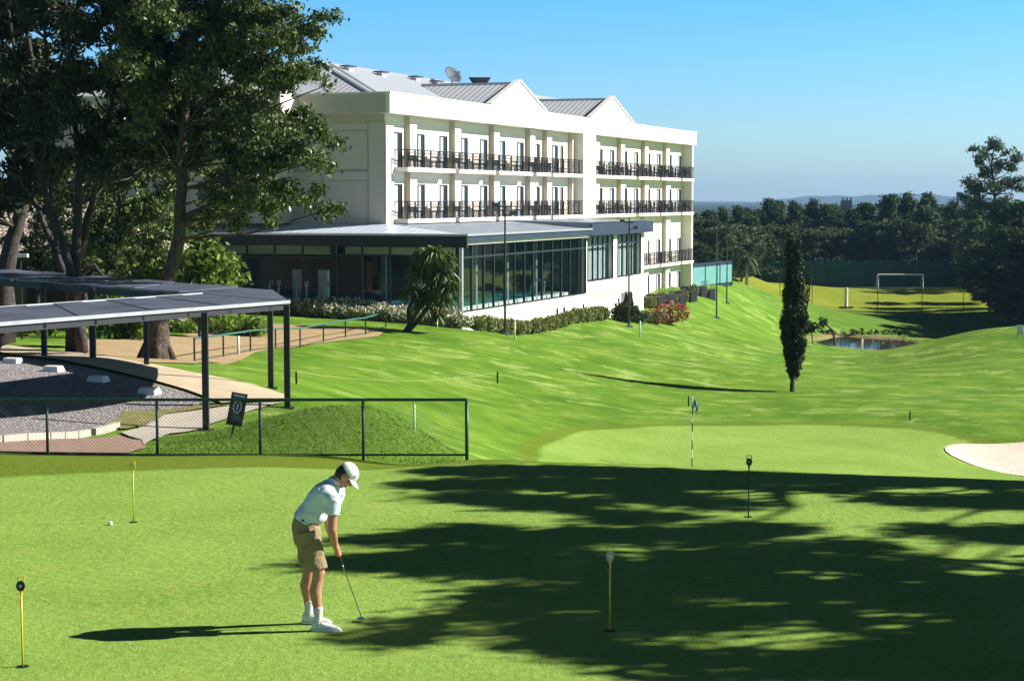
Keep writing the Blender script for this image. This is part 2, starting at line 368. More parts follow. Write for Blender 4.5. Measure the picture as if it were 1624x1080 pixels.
def fastmesh(name, verts, nq, mat, parent=None, loc=None, k=4):
    """verts (nq*k,3) -> nq separate k-gons"""
    me = bpy.data.meshes.new(name); nv = len(verts)
    me.vertices.add(nv); me.vertices.foreach_set('co', verts.astype(np.float32).ravel())
    me.loops.add(nv); me.loops.foreach_set('vertex_index', np.arange(nv, dtype=np.int32))
    me.polygons.add(nq); me.polygons.foreach_set('loop_start', np.arange(0, nv, k, dtype=np.int32))
    me.materials.append(MT[mat] if isinstance(mat, str) else mat); me.update(calc_edges=True); me.validate()
    o = bpy.data.objects.new(name, me); COL.objects.link(o)
    if parent: o.parent = parent
    if loc is not None: o.location = loc
    return o
def leaves(name, clumps, n, size, mat, parent=None, seed=0, aspect=.5, shell=.6, droop=0, loc=None, tuft=.6, raw=False):
    rs = np.random.RandomState(seed); c = np.array(clumps, float)
    w = c[:,3]*c[:,4]*.6+c[:,4]*c[:,5]*.4; w = w/w.sum(); idx = rs.choice(len(c), n, p=w)
    d = rs.normal(size=(n,3)); d /= np.linalg.norm(d, axis=1)[:,None]
    rr = rs.rand(n)**shell*(.85+.3*rs.rand(n))
    # lumpy sub-clusters
    nt_ = max(6, n//(26 if tuft > .35 else 2)); ti = rs.randint(0, nt_, n)      # tufts of leaves
    tp = c[idx[:nt_],:3]+d[:nt_]*rr[:nt_,None]*c[idx[:nt_],3:6]
    p = tp[ti]+rs.normal(size=(n,3))*size*tuft*np.array([1,1,.7])
    a = rs.normal(size=(n,3)); a[:,2] -= droop; a /= np.linalg.norm(a, axis=1)[:,None]
    b = np.cross(a, rs.normal(size=(n,3))); b /= np.linalg.norm(b, axis=1)[:,None]
    s = size*(.6+.8*rs.rand(n))[:,None]
    V = np.stack([p-a*s*.5, p+b*s*aspect*.5, p+a*s*.5, p-b*s*aspect*.5], 1).reshape(-1,3)
    if raw: return V
    return fastmesh(name, V, n, mat, parent, loc)
def branchy(path, r0, r1, k=8, wob=.12, seed=0):
    """a wobbling tapered polyline"""
    rnd = random.Random(seed); P = [Vector(p) for p in path]; out = []
    seg = len(P)-1
    for i in range(k*seg+1):
        t = i/k; j = min(int(t), seg-1); u = t-j
        p = P[j].lerp(P[j+1], u)
        if 0 < i < k*seg: p = p+Vector((rnd.uniform(-wob,wob), rnd.uniform(-wob,wob), 0))*(.5 if i%k else .2)
        out.append(p)
    n = len(out); return out, [r0+(r1-r0)*(i/(n-1))**.8 for i in range(n)]
# ================================================================ SETTING
def make_ground():
    ys = np.concatenate([np.linspace(-400, -40, 10), np.linspace(-30, 12, 22), np.arange(12.3, 75, .22), np.geomspace(75.3, 340, 300), np.geomspace(345, 7200, 40)])
    s = np.linspace(-1, 1, 430); u = 1.6*(.22*s+.78*s**3)
    U, Yg = np.meshgrid(u, ys); X = U*(np.abs(Yg)+40); Z = H(X, Yg)
    nr, nc = X.shape
    V = np.stack([X, Yg, Z], -1).reshape(-1,3)
    i = np.arange((nr-1)*nc).reshape(nr-1, nc)[:,:-1].ravel()
    F = np.stack([i, i+1, i+nc+1, i+nc], 1)
    me = bpy.data.meshes.new('ground'); me.vertices.add(len(V)); me.vertices.foreach_set('co', V.astype(np.float32).ravel())
    me.loops.add(F.size); me.loops.foreach_set('vertex_index', F.ravel().astype(np.int32))
    me.polygons.add(len(F)); me.polygons.foreach_set('loop_start', np.arange(0, F.size, 4, dtype=np.int32))
    me.polygons.foreach_set('use_smooth', np.ones(len(F), bool)); me.update(calc_edges=True)
    x, y = V[:,0], V[:,1]
    wig = .25*np.sin(x*.9)+.15*np.sin(x*2.3+1)
    edge = edge_y(x)
    gr = sst(edge+.12, edge-.12, y)
    e = np.sqrt(((x-9.0-.22*(y-58))/7.8)**2+((y-57.5)/11.2)**2)+.012*np.sin(x)+.01*np.sin(y*1.3)
    gl = sst(1.012, .988, e)*sst(30, 36, y)
    me.attributes.new('smooth', 'FLOAT', 'POINT').data.foreach_set('value', np.clip(gr+gl, 0, 1).astype(np.float32))
    fr = sst(edge, edge+.1, y)*sst(29.75, 29.6, y)*sst(1.5, -1.5, x)+.75*sst(1.10, 1.06, e)*sst(1.0, 1.01, e)*sst(30, 36, y)
    me.attributes.new('fringe', 'FLOAT', 'POINT').data.foreach_set('value', np.clip(fr, 0, 1).astype(np.float32))
    ro = sst(29.6, 29.8, y)*sst(41, 35, y)*sst(-.3, -1.6, x)*sst(-14, -9, x)
    ro = np.maximum(ro, sst(185, 195, y)*sst(232, 224, y)*sst(30, 34, x)*.9)  # rough strip before the pitch, tree shade put into its darker green
    ro = np.maximum(ro, .9*sst(1.22, 1.05, bunker_r(x, y)))
    me.attributes.new('rough', 'FLOAT', 'POINT').data.foreach_set('value', ro.astype(np.float32))
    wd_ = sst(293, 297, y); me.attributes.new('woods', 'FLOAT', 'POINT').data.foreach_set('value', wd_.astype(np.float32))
    fi = sst(228, 233, y)*sst(22, 26, x+.0*y)
    me.attributes.new('field', 'FLOAT', 'POINT').data.foreach_set('value', fi.astype(np.float32))
    pr = pond_r(x, y); ba = .8*sst(1.22, 1.08, pr)*(y > 100)
    me.attributes.new('bare', 'FLOAT', 'POINT').data.foreach_set('value', ba.astype(np.float32))
    me.materials.append(MT['grass']); o = bpy.data.objects.new('ground', me); COL.objects.link(o); return struct(o)
make_ground()
def sheet(name, pts, mat, off=.03, step=1.0, thick=0, fn=None):
    bm = bmesh.new(); vs = [bm.verts.new((p[0], p[1], 0)) for p in pts]; bm.faces.new(vs)
    xs = [p[0] for p in pts]; ys = [p[1] for p in pts]
    for ax, a, b in ((0, min(xs), max(xs)), (1, min(ys), max(ys))):
        k = a+step
        while k < b:
            bmesh.ops.bisect_plane(bm, geom=bm.verts[:]+bm.edges[:]+bm.faces[:], plane_co=(k,0,0) if ax == 0 else (0,k,0), plane_no=(1,0,0) if ax == 0 else (0,1,0)); k += step
    bm.verts.ensure_lookup_table()
    co = np.array([v.co[:2] for v in bm.verts]); z = H(co[:,0], co[:,1])
    for v, zz in zip(bm.verts, z): v.co.z = zz+off
    if thick:
        ed = [e for e in bm.edges if len(e.link_faces) == 1]
        r = bmesh.ops.extrude_edge_only(bm, edges=ed)
        for v in r['geom']:
            if isinstance(v, bmesh.types.BMVert): v.co.z -= thick
    bmesh.ops.recalc_face_normals(bm, faces=bm.faces)
    me = bpy.data.meshes.new(name); bm.to_mesh(me); bm.free(); me.materials.append(MT[mat] if isinstance(mat, str) else mat)
    o = bpy.data.objects.new(name, me); COL.objects.link(o)
    for p in me.polygons: p.use_smooth = True
    return o
def gp(*pp, y1=120): return [tuple(G(a, b, 29.9, y1))[:2] for a, b in pp]
# gravel parking, brick paving, walkway under the canopy, sandy path
struct(sheet('parking_lot', gp((-120,560),(0,562),(60,572),(130,583),(200,598),(290,622),(352,645),(300,652),(180,683),(60,694),(-60,702),(-220,706)), 'gravel', .025, .8))
struct(sheet('brick_pavement', gp((-250,728),(-220,716),(-60,709),(70,700),(190,692),(225,700),(232,712),(205,728.5),(100,731),(0,733)), 'brick', .035, .6))
struct(sheet('concrete_path', gp((192,688),(262,660),(352,648),(452,640),(395,655),(330,676),(270,690),(228,709),(222,699)), 'concrete', .045, .6))
struct(sheet('walkway', gp((-200,540),(0,548),(60,556),(130,562),(200,573),(300,592),(400,612),(456,630),(450,639),(352,642),(290,619),(200,595),(130,580),(60,569),(0,560),(-200,552)), 'pavers', .055, .6))
struct(sheet('sandy_path', gp((120,556),(170,571),(240,576),(310,578),(400,562),(480,549),(540,541),(600,534),(612,524),(480,517),(430,514),(330,525),(250,536),(190,540),(140,540)), 'dirt', .03, 1.0))
# dry verge beside the gravel
struct(sheet('worn_verge', gp((160,680),(200,655),(290,650),(335,640),(350,646),(262,659),(200,683)), M('dry_verge', (.26,.23,.08), (.13,.14,.03), 3, .95, bmp=.6, bscale=14), .05, .5))
ang = np.linspace(0, 2*math.pi, 40, endpoint=False)
struct(sheet('bunker_sand', [(19.9+5.0*.93*math.cos(a)*(1+.05*math.sin(3*a)), 60.8-.16-.32*5.0*.93*math.cos(a)+3.9*.93*math.sin(a)*(1+.04*math.sin(5*a))) for a in ang], 'sand', .03, .6))
pw = MB(); pw.poly([(33.6+6*math.cos(a), 170+10*math.sin(a), -9.62) for a in ang]); struct(pw.build('pond_water', 'pond'))
# far hills
def hills():
    mb = MB(); n = 160
    for (cx, cy, ww, dd, top) in ((900,6000,420,500,0),(1440,5600,250,500,19)):
        x0 = (cx-812)/FPX*cy; wx = ww/FPX*cy
        i0 = len(mb.v)
        for j in range(9):
            v = j/8
            for i in range(n+1):
                uu = i/n*2-1; hh = (1-abs(uu)**2.2)*math.sin(v*math.pi)
                hh = max(hh, 0)*(1+.12*math.sin(uu*9+v)+.05*math.sin(uu*31)+.02*math.sin(uu*90+v*5))
                mb.v.append((x0+uu*wx, cy+v*dd, -12+hh*(top+12)))
        for j in range(8):
            for i in range(n):
                a = i0+j*(n+1)+i; mb.f.append((a,a+1,a+n+2,a+n+1)); mb.m.append(0)
    return struct(mb.build('hills', M('hill_forest', (.035,.07,.075), (.02,.045,.055), .01, .95), smooth=True))
hills()
# kerb between gravel and brick: individual kerb stones
kb = gp((-60,706),(0,703),(75,697),(140,691),(147,690),(186,679))
def kerb():
    pts = [Vector((x, y, 0)) for x, y in kb]
    root = thing('stone_kerb', 'pale stone kerb between the gravel and the brick paving', 'kerb', (pts[2].x, pts[2].y, h(pts[2].x, pts[2].y)))
    for i in range(len(pts)-1):
        if i == 3: continue
        a, b = pts[i], pts[i+1]; n = max(1, int((b-a).length/1.1))
        for k in range(n):
            p = a.lerp(b, k/n+.01); q = a.lerp(b, (k+1)/n-.01); d = (q-p).normalized(); s = Vector((-d.y, d.x, 0))*.07
            z0 = h(p.x, p.y); z1 = h(q.x, q.y); mb = MB(); o = root.location
            P = [(p+s, z0), (p-s, z0), (q-s, z1), (q+s, z1)]
            vs = [(v.x-o.x, v.y-o.y, z-.1-o.z) for v, z in P]+[(v.x-o.x, v.y-o.y, z+.14-o.z) for v, z in P]
            mb.v = vs; mb.f = [(3,2,1,0),(4,5,6,7),(0,1,5,4),(1,2,6,5),(2,3,7,6),(3,0,4,7)]; mb.m = [0]*6
            mb.build('kerb_stone', 'concrete', root)
kerb()
# ================================================================ HOTEL
DX, DY = .3555, .9347
HROT = math.atan2(DY, DX)
W0 = PX(611, 300, 102)
HO = Vector((W0.x, W0.y, 0))
def loc2w(s, t, z=0): return Vector((HO.x+DX*s+DY*t, HO.y+DY*s-DX*t, z))
def s_of(px): return (102*1289/(1900-px)-102)/.935
hotel = thing('hotel_building', 'long cream four-storey hotel with balconies, two gable peaks and a grey metal roof', 'hotel', (HO.x, HO.y, 0), HROT)
def HB(): return MB()      # local: x = s along facade, y = -t (t outward), z up
SE = 62.9
F = [-4.25, -1.42, 2.86, 5.80]
b = HB()
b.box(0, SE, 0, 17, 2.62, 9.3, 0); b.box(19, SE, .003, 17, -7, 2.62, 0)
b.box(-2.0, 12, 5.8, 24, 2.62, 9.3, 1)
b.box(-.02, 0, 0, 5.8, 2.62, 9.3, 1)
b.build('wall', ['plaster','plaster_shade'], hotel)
# end wall relief: corner pier and string courses
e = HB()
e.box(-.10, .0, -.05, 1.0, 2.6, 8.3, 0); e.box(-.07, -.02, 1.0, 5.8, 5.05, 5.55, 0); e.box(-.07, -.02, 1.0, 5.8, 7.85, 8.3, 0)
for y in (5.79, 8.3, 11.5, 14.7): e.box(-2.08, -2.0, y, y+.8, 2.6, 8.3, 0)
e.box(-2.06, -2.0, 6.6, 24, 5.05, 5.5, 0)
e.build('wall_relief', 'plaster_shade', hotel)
e = HB()
for z in (5.02, 5.56, 7.82): e.box(-.085, -.001, .0, 5.78, z, z+.045)
e.box(-.11, -.001, .98, 1.03, 2.6, 8.3)
for z in (5.0, 5.52, 8.2): e.box(-2.075, -2.001, 5.9, 24, z, z+.045)
e.build('joint_lines', 'groove', hotel)
w = HB(); w.box(-2.05, -2.0, 10.2, 10.9, 3.9, 5.2, 0); w.build('window', 'doordark', hotel)
w = HB(); w.box(-1.6, -.9, 5.75, 5.81, 3.0, 8.2, 0); w.build('recess_panel', 'pilaster', hotel)
# parapet ring with overhang
p = HB(); zt, zb = 9.85, 8.75; o_ = 1.0; e_ = 1.5
def ring(p, pts, th, z0, z1, mi):
    n = len(pts)
    for i in range(n-1):
        (x0,y0),(x1,y1) = pts[i], pts[i+1]; d = Vector((x1-x0, y1-y0, 0)).normalized(); nn = Vector((-d.y, d.x, 0))*th
        p.prism([(x0,y0),(x1,y1),(x1+nn.x,y1+nn.y),(x0+nn.x,y0+nn.y)], z0, z1, mi)
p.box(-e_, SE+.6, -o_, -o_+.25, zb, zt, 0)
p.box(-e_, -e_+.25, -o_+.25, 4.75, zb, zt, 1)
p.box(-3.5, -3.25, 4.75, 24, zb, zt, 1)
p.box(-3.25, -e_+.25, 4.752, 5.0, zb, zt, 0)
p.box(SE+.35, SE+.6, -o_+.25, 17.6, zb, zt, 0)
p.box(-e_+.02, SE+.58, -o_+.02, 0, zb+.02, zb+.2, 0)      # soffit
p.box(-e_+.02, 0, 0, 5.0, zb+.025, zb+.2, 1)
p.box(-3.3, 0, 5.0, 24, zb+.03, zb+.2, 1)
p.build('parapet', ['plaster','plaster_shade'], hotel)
cp = HB()
cp.box(-e_-.06, SE+.66, -o_-.06, -o_+.3, zt, zt+.07); cp.box(-e_-.06, -e_+.3, -o_+.3, 4.7, zt, zt+.07); cp.box(-3.56, -3.2, 4.7, 24, zt, zt+.07); cp.box(-3.2, -e_+.3, 4.7, 5.05, zt, zt+.068)
cp.build('coping', 'white', hotel)
# pediments with copings
PED = [(18.9, 5.2), (39.1, 5.35)]
for c, hw in PED:
    q = HB(); zp = 11.68
    q.v = [(c-hw,-o_-.003,zt-.3),(c+hw,-o_-.003,zt-.3),(c+hw,-o_-.003,zt+.05),(c,-o_-.003,zp),(c-hw,-o_-.003,zt+.05),
           (c-hw,-o_+.25,zt-.3),(c+hw,-o_+.25,zt-.3),(c+hw,-o_+.25,zt+.05),(c,-o_+.25,zp),(c-hw,-o_+.25,zt+.05)]
    q.f = [(0,1,2,3,4),(9,8,7,6,5),(0,5,6,1),(1,6,7,2),(2,7,8,3),(3,8,9,4),(4,9,5,0)]; q.m = [0]*7
    g = q.build('gable', 'plaster', hotel)
    k = HB()
    for sgn in (-1, 1):
        a = (c+sgn*(hw+.1), zt+.03); bb = (c, zp+.02)
        i = len(k.v)
        for yy in (-o_-.08, -o_+.33):
            k.v += [(a[0],yy,a[1]),(bb[0],yy,bb[1]),(bb[0],yy,bb[1]+.13),(a[0],yy,a[1]+.13)]
        k.f += [(i,i+1,i+2,i+3),(i+7,i+6,i+5,i+4),(i,i+4,i+5,i+1),(i+1,i+5,i+6,i+2),(i+2,i+6,i+7,i+3),(i+3,i+7,i+4,i)]; k.m += [0]*6
    k.build('gable_coping', 'white', g)
# roof
RZ0, RZ1, RD = 9.35, 12.45, 8.5
rf = HB()
def rp(pts, mi): rf.poly(pts, mi)
rp([(0,0,RZ0),(SE,0,RZ0),(SE-8.5,RD,RZ1),(8.5,RD,RZ1)], 0)
rp([(SE,17,RZ0),(0,17,RZ0),(8.5,RD,RZ1),(SE-8.5,RD,RZ1)], 0)
rp([(SE,0,RZ0),(SE,17,RZ0),(SE-8.5,RD,RZ1)], 1)
rp([(0,17,RZ0),(0,0,RZ0),(8.5,RD,RZ1)], 1)
rp([(-3.2,5.1,RZ0-.02),(8,5.1,RZ0+1.9),(8,16,RZ1),(5.6,16,RZ1)], 0)
rp([(-3.2,26,RZ0-.02),(-3.2,5.1,RZ0-.02),(5.6,15,RZ1)], 1)
rp([(5.6,15,RZ1),(14,15,RZ1),(14,26,RZ0),(-3.2,26,RZ0-.02)], 0)
sl_ = (RZ1-RZ0)/8.5
for c, hw in PED:
    zr = 11.55; yb = (zr-RZ0)/sl_; zl = 9.6; yl = (zl-RZ0)/sl_
    for sgn in (-1, 1):
        pts = [(c,-.8,zr),(c+sgn*hw,-.8,zl),(c+sgn*hw,yl+.05,zl+.03),(c,yb,zr+.02)]
        rp(pts if sgn < 0 else pts[::-1], 1)
rf.build('roof', ['roofs','roofy'], hotel)
rr = HB(); rr.tube([(8.5,RD,RZ1),(SE-8.5,RD,RZ1)], .11, 6); rr.tube([(0,0,RZ0),(8.5,RD,RZ1)], .09, 6); rr.tube([(SE,0,RZ0),(SE-8.5,RD,RZ1)], .09, 6)
for c, hw in PED: rr.tube([(c,-.8,11.57),(c,(11.55-RZ0)/sl_,11.6)], .09, 6)
rr.build('ridge_cap', 'alu', hotel)
rl = HB(); rl.tube([(1.5,.6,RZ0+.35),(9.2,8.1,RZ1+.02)], .08, 6); rl.build('roof_duct', 'white', hotel)
# roof ventilators, dish, cooling box
for (s_, y_, zz) in ((11,7.6,.35),(15.5,7.4,.35),(21.5,7.6,.35),(24.5,7.3,.3),(31,7.6,.3)):
    v = HB(); z = RZ0+sl_*y_; v.box(s_-.3, s_+.3, y_-.2, y_+.2, z-.1, z+zz*.6, 0); v.prism([(s_-.55,y_-.35),(s_+.55,y_-.35),(s_+.55,y_+.35),(s_-.55,y_+.35)], z+zz*.6, z+zz*.6+.07, 1)
    v.build('roof_vent', ['white','bluefascia'], hotel)
# pilasters, doors, slabs, railings
pil_px = [645,716,778,835,862,902,939,979,1017,1051,1083]
pil = [s_of(x) for x in pil_px]
door_px = [630.5,667.3,702.8,736,766.6,796,824.4,850.7,879, 931,950.4,969.3,989.8,1007.8,1026.2,1043.3,1060.4,1075.6]
doors = [s_of(x) for x in door_px]
for i, s_ in enumerate(pil):
    z0 = F[2]-.3 if s_ < 24 else -6.5
    q = HB(); q.box(s_-.25, s_+.75, -.32, 0, max(z0, -6.5), zb+.02, 0); q.box(s_-.25+.03, s_+.72, -.34, -.32, max(z0,-6.5), zb, 1)
    q.build('pilaster', ['pilaster','plaster'], hotel)
q = HB(); q.box(s_of(904), s_of(924), -1.0, 0, 2.6, zb+.01, 0); q.build('wall_pier', 'plaster', hotel)
q = HB(); q.box(-.1, .95, -.12, 0, 2.6, zb+.01, 0); q.build('corner_pier', 'plaster', hotel)
q = HB(); q.box(SE-.35, SE+.05, -.9, 0, -6.5, zb+.01, 0); q.build('end_column', 'plaster', hotel)
def door(s_, zf, wd=.95, ht=2.0, flip=False):
    d = HB(); y = -.05; fw = .07
    d.box(s_-wd/2, s_-wd/2+fw, y, 0, zf, zf+ht); d.box(s_+wd/2-fw, s_+wd/2, y, 0, zf, zf+ht); d.box(s_-wd/2+fw, s_+wd/2-fw, y, 0, zf+ht-fw, zf+ht)
    d.box(s_-.03, s_+.03, y, 0, zf, zf+ht-fw)
    o = d.build('balcony_door', 'frame', hotel)
    d = HB(); d.box(s_-wd/2+fw, s_-.03, -.02, -.004, zf, zf+ht-fw); d.build('curtained_pane', 'curtain', o)
    d = HB(); d.box(s_+.03, s_+wd/2-fw, -.025, -.004, zf, zf+ht-fw); d.build('dark_pane', 'doordark', o)
for lv in (2, 3):
    for i, s_ in enumerate(doors): door(s_, F[lv], 1.15 if i%2 == 0 else 1.0)
for s_ in doors[12:]: door(s_, F[1], 1.0); door(s_, F[0], 1.0, 1.9)
door(s_of(890), F[3], .5); door(s_of(890), F[2], .5)
# balcony slabs (gap + step between bays) and continuous railings
for lv in (3, 2, 1):
    segs = []
    starts = [1.0, s_of(706), s_of(770), s_of(830), s_of(857)]; ends = [s_of(699), s_of(764), s_of(824), s_of(853), s_of(905)]
    st2 = [s_of(924.5), s_of(995), s_of(1031), s_of(1065)]; en2 = [s_of(990), s_of(1028), s_of(1062), SE+.2]
    for a, bb in list(zip(starts, ends))+list(zip(st2, en2)):
        if lv == 1 and a < 45: continue
        q = HB(); q.box(a, bb, -.95, 0, F[lv]-.24, F[lv], 0); q.build('balcony_slab', 'plaster', hotel)
        q = HB(); q.box(bb, bb+.9, -.62, 0, F[lv]-.2, F[lv]-.03, 0)
        q.build('slab_bracket', 'pilaster', hotel)
        # railing on this slab
        r = HB(); y = -.9
        b2 = min(bb+.9, SE+.2) if bb < SE else bb
        if abs(bb-s_of(905)) < .01: b2 = bb
        r.box(a, b2, y-.025, y+.025, F[lv]+.98, F[lv]+1.03); r.box(a, b2, y-.02, y+.02, F[lv]+.1, F[lv]+.14); r.box(a, b2, y-.012, y+.012, F[lv]+.80, F[lv]+.83)
        n = int((b2-a)/.14)
        for k in range(n+1):
            x = a+(b2-a)*k/n; wd = .03 if k%8 == 0 else .009
            r.box(x-wd, x+wd, y-wd, y+wd, F[lv], F[lv]+.98)
        if a == 1.0 or abs(a-s_of(924.5)) < .01:
            for k in range(7): r.box(a-.01, a+.01, y+k*.14, y+k*.14+.02, F[lv], F[lv]+.98)
            r.box(a-.02, a+.02, y, 0, F[lv]+.98, F[lv]+1.03)
        if b2 >= SE:
            for k in range(7): r.box(b2-.02, b2, y+k*.14, y+k*.14+.02, F[lv], F[lv]+.98)
            r.box(b2-.04, b2, y, 0, F[lv]+.98, F[lv]+1.03)
        r.build('railing', 'black', hotel)
q = HB(); q.box(-2.9, -2.5, 8, 8.02, 6, 6.02)  # tiny fixing plate under the eave
# balcony furniture (each its own thing)
def chair_proto():
    r = thing('balcony_chair', 'x', 'chair')
    m = MB(); m.box(-.24,.24,-.22,.24,.40,.46); m.build('seat', 'black', r)
    m = MB(); m.box(-.24,.24,.21,.26,.46,.86); m.box(-.27,-.24,-.2,.24,.62,.65); m.box(.24,.27,-.2,.24,.62,.65); m.build('backrest', 'black', r)
    m = MB()
    for x in (-.22,.22):
        for y in (-.2,.22): m.box(x-.02,x+.02,y-.02,y+.02,0,.40)
    m.build('legs', 'black', r); return r
def table_proto():
    r = thing('balcony_table', 'x', 'table'); m = MB(); m.lathe([(.28,.68),(.30,.69),(.30,.71),(.28,.72)], 14); m.build('tabletop', 'white', r)
    m = MB(); m.lathe([(.03,.03),(.03,.68)], 8); m.lathe([(.2,0),(.2,.03)], 12); m.build('pedestal', 'greym', r); return r
cp0, tp0 = chair_proto(), table_proto(); fc = ft = True
lvn = {3: 'top', 2: 'lower'}
for lv in (3, 2):
    for i, s_ in enumerate(doors):
        near = 'near half' if i < 9 else 'far half'
        for dx, rz in ((.95, .4), (1.75, -2.6)):
            if s_+dx > SE-.3 or (i == 8): continue
            if i == 8: continue
            p3 = loc2w(s_+dx, .48, F[lv]); lb = '%s dark chair beside the %s door from the near corner, %s balcony row' % ('nearer' if dx < 1 else 'farther', nth(i+1), lvn[lv])
            if fc: o = cp0; fc = False; o.location = p3; o.rotation_euler.z = HROT+rz
            else: o = dup(cp0, p3, HROT+rz)
            o['label'] = lb; o['group'] = 'chairs on the %s balconies, %s' % (lvn[lv], near)
        if s_+1.35 < SE-.3 and i != 8:
            p3 = loc2w(s_+1.35, .45, F[lv])
            if ft: o = tp0; ft = False; o.location = p3
            else: o = dup(tp0, p3, HROT)
            o['label'] = 'small round pale table beside the %s door from the near corner, %s balcony row' % (nth(i+1), lvn[lv]); o['group'] = 'tables on the %s balconies, %s' % (lvn[lv], near)
# satellite dish and rooftop duct (bolted on but distinct things)
zd = RZ0+sl_*7.2
ds = loc2w(27.0, -7.2, zd); dish = thing('satellite_dish', 'grey satellite dish tilted on the hotel roof ridge', 'satellite dish', ds); dish.scale = (.68,.68,.75)
m = MB(); m.tube([(0,0,-.1),(0,0,.7)], .07, 8); m.build('mast', 'greym', dish)
m = MB(); m.lathe([(.05,0),(.45,.05),(.8,.18),(1.0,.32),(1.0,.35),(.8,.22),(.45,.09),(.05,.04)], 20); o = m.build('reflector', M('dish_grey', (.06,.09,.13)), dish, (0,0,.95), True); o.rotation_euler = (R(35), R(38), 0)
m = MB(); m.tube([(.1,-.1,.9),(.75,-.55,1.35)], .03, 6); m.box(.68,.85,-.65,-.48,1.28,1.45); m.build('feed_arm', 'greym', dish)
dk = loc2w(27.8+4, -7.0, RZ0+sl_*7); du = thing('roof_exhaust', 'dark flared exhaust hood on the roof behind the first gable', 'exhaust hood', dk)
m = MB(); m.box(-.3,.3,-.3,.3,-.1,.35); m.build('duct', 'greym', du)
m = MB(); i0 = 0; m.v = [(-.35,-.35,.35),(.35,-.35,.35),(.35,.35,.35),(-.35,.35,.35),(-.8,-.8,1.0),(.8,-.8,1.0),(.8,.8,1.0),(-.8,.8,1.0)]; m.f = [(3,2,1,0),(4,5,6,7),(0,1,5,4),(1,2,6,5),(2,3,7,6),(3,0,4,7)]; m.m = [0]*6; m.build('hood', 'fascia', du)
dk = loc2w(33.5, -7.4, RZ0+sl_*7.4); du = thing('roof_chimney', 'short white flue pipe on the roof beside the dark hood', 'flue', dk)
m = MB(); m.lathe([(.22,-.1),(.22,.55)], 12); m.build('pipe', 'alu', du); m = MB(); m.lathe([(.32,.6),(.02,.8)], 12); m.build('cowl', 'alu', du)
# ================================================================ ANNEXE
AS, AT_ = -3.1, 5.9
ax = thing('glass_annexe', 'single-storey glass pavilion with dark fascia and white plinth in front of the hotel', 'pavilion', (HO.x, HO.y, 0), HROT)
SE2 = 31.1; TL = -9.6; y5 = -AT_
zs, zg, zf = -2.08, 1.46, 2.08
q = HB()
q.box(AS+.02, 18.0, y5, y5+.3, -7, zs, 0); q.box(18.0, 25.7, y5, y5+.3, -7, -1.36, 0); q.box(28.3, SE2, y5, y5+.3, -7, -1.3, 0); q.box(25.7, 28.3, y5, y5+.3, -2.45, -1.36, 0); q.box(25.7,28.3,y5,y5+.3,-7,-4.6,0)
q.box(18.0, 18.35, y5, y5+.3, -1.36, 1.6, 0); q.box(23.75, 24.8, y5, y5+.3, -1.36, 1.6, 0); q.box(30.25, SE2, y5, y5+.3, -1.3, 1.6, 0)
q.box(SE2-.3, SE2, y5+.3, 0, -7, 2.0, 0)
q.box(AS+.02, AS+.3, y5+.3, -TL, -7, zs, 0)
q.box(28.302, 28.5, y5+.3, 0, -7, 1.6, 0); q.box(18.002, 18.2, y5+.3, 0, -7, 1.6, 0)
q.build('plinth_wall', 'plaster', ax)
q = HB(); q.box(25.72, 28.28, y5+.1, y5+.16, -4.6, -2.46, 0); o = q.build('service_door', M('grey_door', (.13,.13,.16)), ax)
q = HB(); q.box(26.95, 27.05, y5+.06, y5+.1, -4.6, -2.5, 0); q.build('mullion', 'frame', o)
vm = M('vent_grille', (.42,.40,.36), (.34,.32,.29), 8)
for a, bb in ((18.4,20.2),(20.7,22.4),(22.9,24.5),(24.8,25.4),(28.7,30.7)):
    q = HB()
    for k in range(5): q.box(a, bb, y5-.03, y5, -2.05+(a-18)*.0-k*.1-.06, -2.05-k*.1, 0)
    q.build('vent_grille', vm, ax)
for s_ in (12.3, 13.6, 17.4, 25.0):
    q = HB(); q.box(s_, s_+.3, y5-.03, y5, -3.2, -2.75, 0); q.build('vent_slot', 'doordark', ax)
q = HB()   # floor, partitions, back wall of the interior
q.box(AS+.3, 18.0, y5+.3, 14, zs-.12, zs-.06, 0); q.box(AS+.3, 18.0, 14, 14.2, zs-.1, zf, 1); q.box(17.9, 18.0, y5+.3, 14, zs-.06, zf, 1)
q.build('interior_floor', [M('pale_tiles', (.35,.37,.37)), M('interior_wall', (.12,.14,.14), (.07,.085,.09), .4)], ax)
q = HB(); q.box(AS+.1, 18.0, y5+.3, 14, zf-.12, zf-.06, 0); q.build('ceiling', M('ceiling', (.5,.5,.46)), ax)
q = HB(); q.box(AS+1.2, AS+1.35, 2.2, 9.5, .9, 1.4, 0); q.box(AS+1.2, AS+1.35, -5.0, 1.6, .95, 1.35, 0); q.build('pelmet', M('pelmet', (.7,.7,.55)), ax)
q = HB()
for x, y in ((-1,-4.2),(3,-4.2),(8,-4.2),(13,-4.2),(3,1.5),(8,1.5)): q.box(x-.15, x+.15, y-.15, y+.15, zs-.06, zf-.1)
q.build('interior_column', M('pale_col', (.16,.2,.2)), ax)
